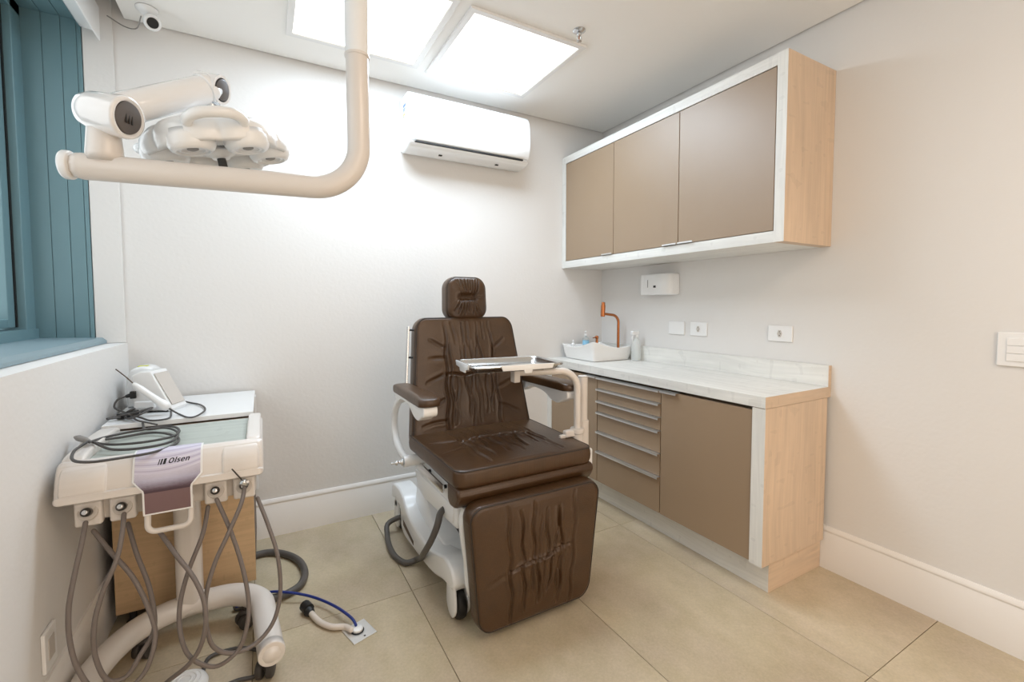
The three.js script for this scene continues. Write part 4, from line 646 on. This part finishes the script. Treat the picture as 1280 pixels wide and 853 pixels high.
// ---------- ceiling hung operating lamp ----------
{
  const A = deep(103, 207, 1.0), el = V(-2.112, 1.576, 1.492), o = thing('dental_lamp', 'ceiling hung dental lamp with jointed white arm and lobed head', 'lamp', V(el.x, H, el.z)); A.y = 1.579;
  const P = el.clone(); P.y = H;
  part(o, 'ceiling_cover', lathe([[0, 0], [0.09, 0], [0.09, -0.02], [0.06, -0.06], [0.034, -0.07], [0, -0.07]], P), M.white);
  const yc = at(454, 73, 'z', el.z).y;
  part(o, 'upper_pole', cyl(V(el.x, H - 0.07, el.z), V(el.x, yc, el.z), 0.0305, 0.0305, 32), M.white);
  part(o, 'pole_collar', lathe([[0.029, -0.004], [0.032, -0.003], [0.032, 0.003], [0.029, 0.004]], V(el.x, yc, el.z)), M.cream);
  part(o, 'bent_tube', tube(bent([V(el.x, yc, el.z), el, A.clone()], 0.115), 0.029, 110, 24), M.cream);
  const dA = A.clone().sub(el).normalize();
  part(o, 'tube_cap', lathe([[0, 0], [0.029, 0], [0.031, 0.004], [0.031, 0.014], [0.028, 0.018], [0, 0.018]], A.clone().addScaledVector(dA, 0.016), dA), M.white);
  // knuckle joint over the tube end
  const S = el.clone().lerp(A, 0.93); S.y += 0.012;
  part(o, 'stub', lathe([[0, 0], [0.034, 0], [0.034, 0.02], [0.031, 0.06], [0.029, 0.085], [0, 0.085]], S), M.cream);
  const K0 = deep(161, 148, 1.0), vw = dirOf(161, 148).normalize(), lat = vw.clone().cross(V(0, 1, 0)).normalize(), kd = vw.clone().multiplyScalar(-Math.cos(0.86)).addScaledVector(lat, Math.sin(0.86)).normalize(), kl = 0.085, K1 = K0.clone().addScaledVector(kd, -kl);
  const kn = part(o, 'knuckle', lathe([[0, -0.02], [0.02, -0.019], [0.036, -0.008], [0.042, 0.012], [0.045, 0.05], [0.046, kl - 0.006], [0.044, kl], [0.038, kl + 0.002], [0.036, kl - 0.003], [0, kl - 0.003]], K1, kd, 40), M.gloss);
  part(kn, 'cap_disc', lathe([[0, 0.001], [0.033, 0.001], [0.035, -0.003], [0, -0.003]], K0, kd, 36), std('#5d5856', 0.35), 'dark grey joint cap');
  const side = V(0, 1, 0).cross(kd).normalize(); for (let k = -1; k < 2; k++) { const c = K0.clone().addScaledVector(kd, 0.001).addScaledVector(side, k * 0.008); part(kn, 'cap_mark', cyl(c.clone().add(V(0, -0.012, 0)), c.clone().add(V(0, 0.012, 0)), 0.0018, 0.0018, 6), M.black); }
  // spring arm
  const B0 = K0.clone().lerp(K1, 0.62).addScaledVector(vw, 0.02), B1 = deep(264, 110, 1.22), bd = B1.clone().sub(B0).normalize(), bl = B0.distanceTo(B1);
  part(o, 'spring_arm', lathe([[0, 0.02], [0.036, 0.02], [0.036, bl - 0.03], [0.034, bl - 0.03], [0, bl - 0.03]], B0, bd, 36), M.gloss);
  part(o, 'arm_joint', mg([lathe([[0, bl - 0.03], [0.037, bl - 0.03], [0.039, bl - 0.024], [0.039, bl - 0.012], [0.034, bl + 0.004], [0, bl + 0.004]], B0, bd, 36), cyl(B1.clone().addScaledVector(kd, -0.03), B1.clone().addScaledVector(kd, 0.03), 0.037)]), M.gloss);
  part(o, 'joint_cap', lathe([[0, 0.034], [0.024, 0.033], [0.03, 0.03], [0, 0.03]], B1, kd, 28), std('#5d5856', 0.35), 'dark grey end cap');
  const hc = deep(276, 196, 1.2), top = V(hc.x, hc.y + 0.085, hc.z);
  part(o, 'hanger', mg([cyl(V(B1.x, B1.y - 0.03, B1.z), V(B1.x, top.y, B1.z), 0.012), lathe([[0, 0], [0.02, 0], [0.02, 0.01], [0, 0.01]], V(B1.x, B1.y - 0.045, B1.z))]), M.steel);
  // lobed head, seen from below
  const back = V(camera.position.x - hc.x, 0, camera.position.z - hc.z).normalize(), yaw = Math.atan2(back.x, back.z);
  const n = 120, rings = [[0.0, 0.08], [0.35, 0.083], [0.7, 0.076], [0.9, 0.06], [0.985, 0.04], [1.0, 0.02], [0.985, 0.004], [0.95, -0.003], [0.86, 0.004], [0.72, 0.012], [0.5, 0.014], [0.0, 0.012]], pos = [], idx = [];
  const rad = (t) => 0.152 + 0.016 * Math.pow(Math.abs(Math.cos(3 * t)), 0.7);
  for (const [s, y] of rings) for (let i = 0; i < n; i++) { const t = i / n * 2 * Math.PI, r = (s > 0.6 ? lerp(0.152, rad(t), (s - 0.6) / 0.4) : 0.152) * s; pos.push(r * Math.cos(t), y, r * Math.sin(t)); }
  for (let k = 0; k < rings.length - 1; k++) for (let i = 0; i < n; i++) { const a = k * n + i, b = k * n + (i + 1) % n; idx.push(a, b, a + n, b, b + n, a + n); }
  const g = new THREE.BufferGeometry(); g.setAttribute('position', new THREE.Float32BufferAttribute(pos, 3)); g.setIndex(idx); g.computeVertexNormals();
  const roll = new THREE.Quaternion().setFromAxisAngle(back, 0.2), pl = (q) => { q.rotateY(yaw); q.applyQuaternion(roll); q.translate(hc.x, hc.y, hc.z); return q; };
  const body = part(o, 'lamp_head', pl(g), M.white);
  for (let k = 0; k < 6; k++) {
    const t = k * Math.PI / 3, c = V(0.118 * Math.cos(t), 0, 0.118 * Math.sin(t));
    const lens = part(body, 'lens_pod', pl(lathe([[0.0, 0.03], [0.05, 0.03], [0.053, 0.014], [0.051, -0.002], [0.045, -0.012], [0.038, -0.0155], [0.0345, -0.0155], [0.0335, -0.012], [0.032, -0.0115], [0.026, -0.013], [0.0245, -0.0125], [0.0235, -0.0085], [0.016, -0.0075], [0, -0.0075]], c, V(0, 1, 0), 32)), M.white); lens;
    part(body, 'lens', pl(lathe([[0, -0.0115], [0.007, -0.012], [0.012, -0.010], [0.0125, -0.007], [0, -0.007]], c, V(0, 1, 0), 20)), M.grey, 'small round lens');
  }
  for (const t of [Math.PI / 2, Math.PI / 2 + 2.2, Math.PI / 2 - 2.2]) { const a = (w, r, y) => V(r * Math.cos(t + w), y, r * Math.sin(t + w)); part(body, 'grab_handle', pl(tube([a(-0.36, 0.13, 0.035), a(-0.34, 0.172, 0.04), a(-0.2, 0.19, 0.046), a(0, 0.194, 0.048), a(0.2, 0.19, 0.046), a(0.34, 0.172, 0.04), a(0.36, 0.13, 0.035)], 0.0125, 50, 12)), M.white); }
  part(body, 'hub', pl(lathe([[0, 0.02], [0.055, 0.014], [0.03, 0.002], [0.022, -0.002], [0.02, -0.006], [0, -0.006]], V(0, 0, 0))), M.white);
  part(body, 'steel_grip', pl(cyl(V(0, 0, 0), V(0, -0.062, 0), 0.0105, 0.0105)), M.darkSteel, 'steel centre handle');
}

scene.traverse((o) => { if (o.isMesh) { o.castShadow = true; o.receiveShadow = true; } });
renderer.render(scene, camera);
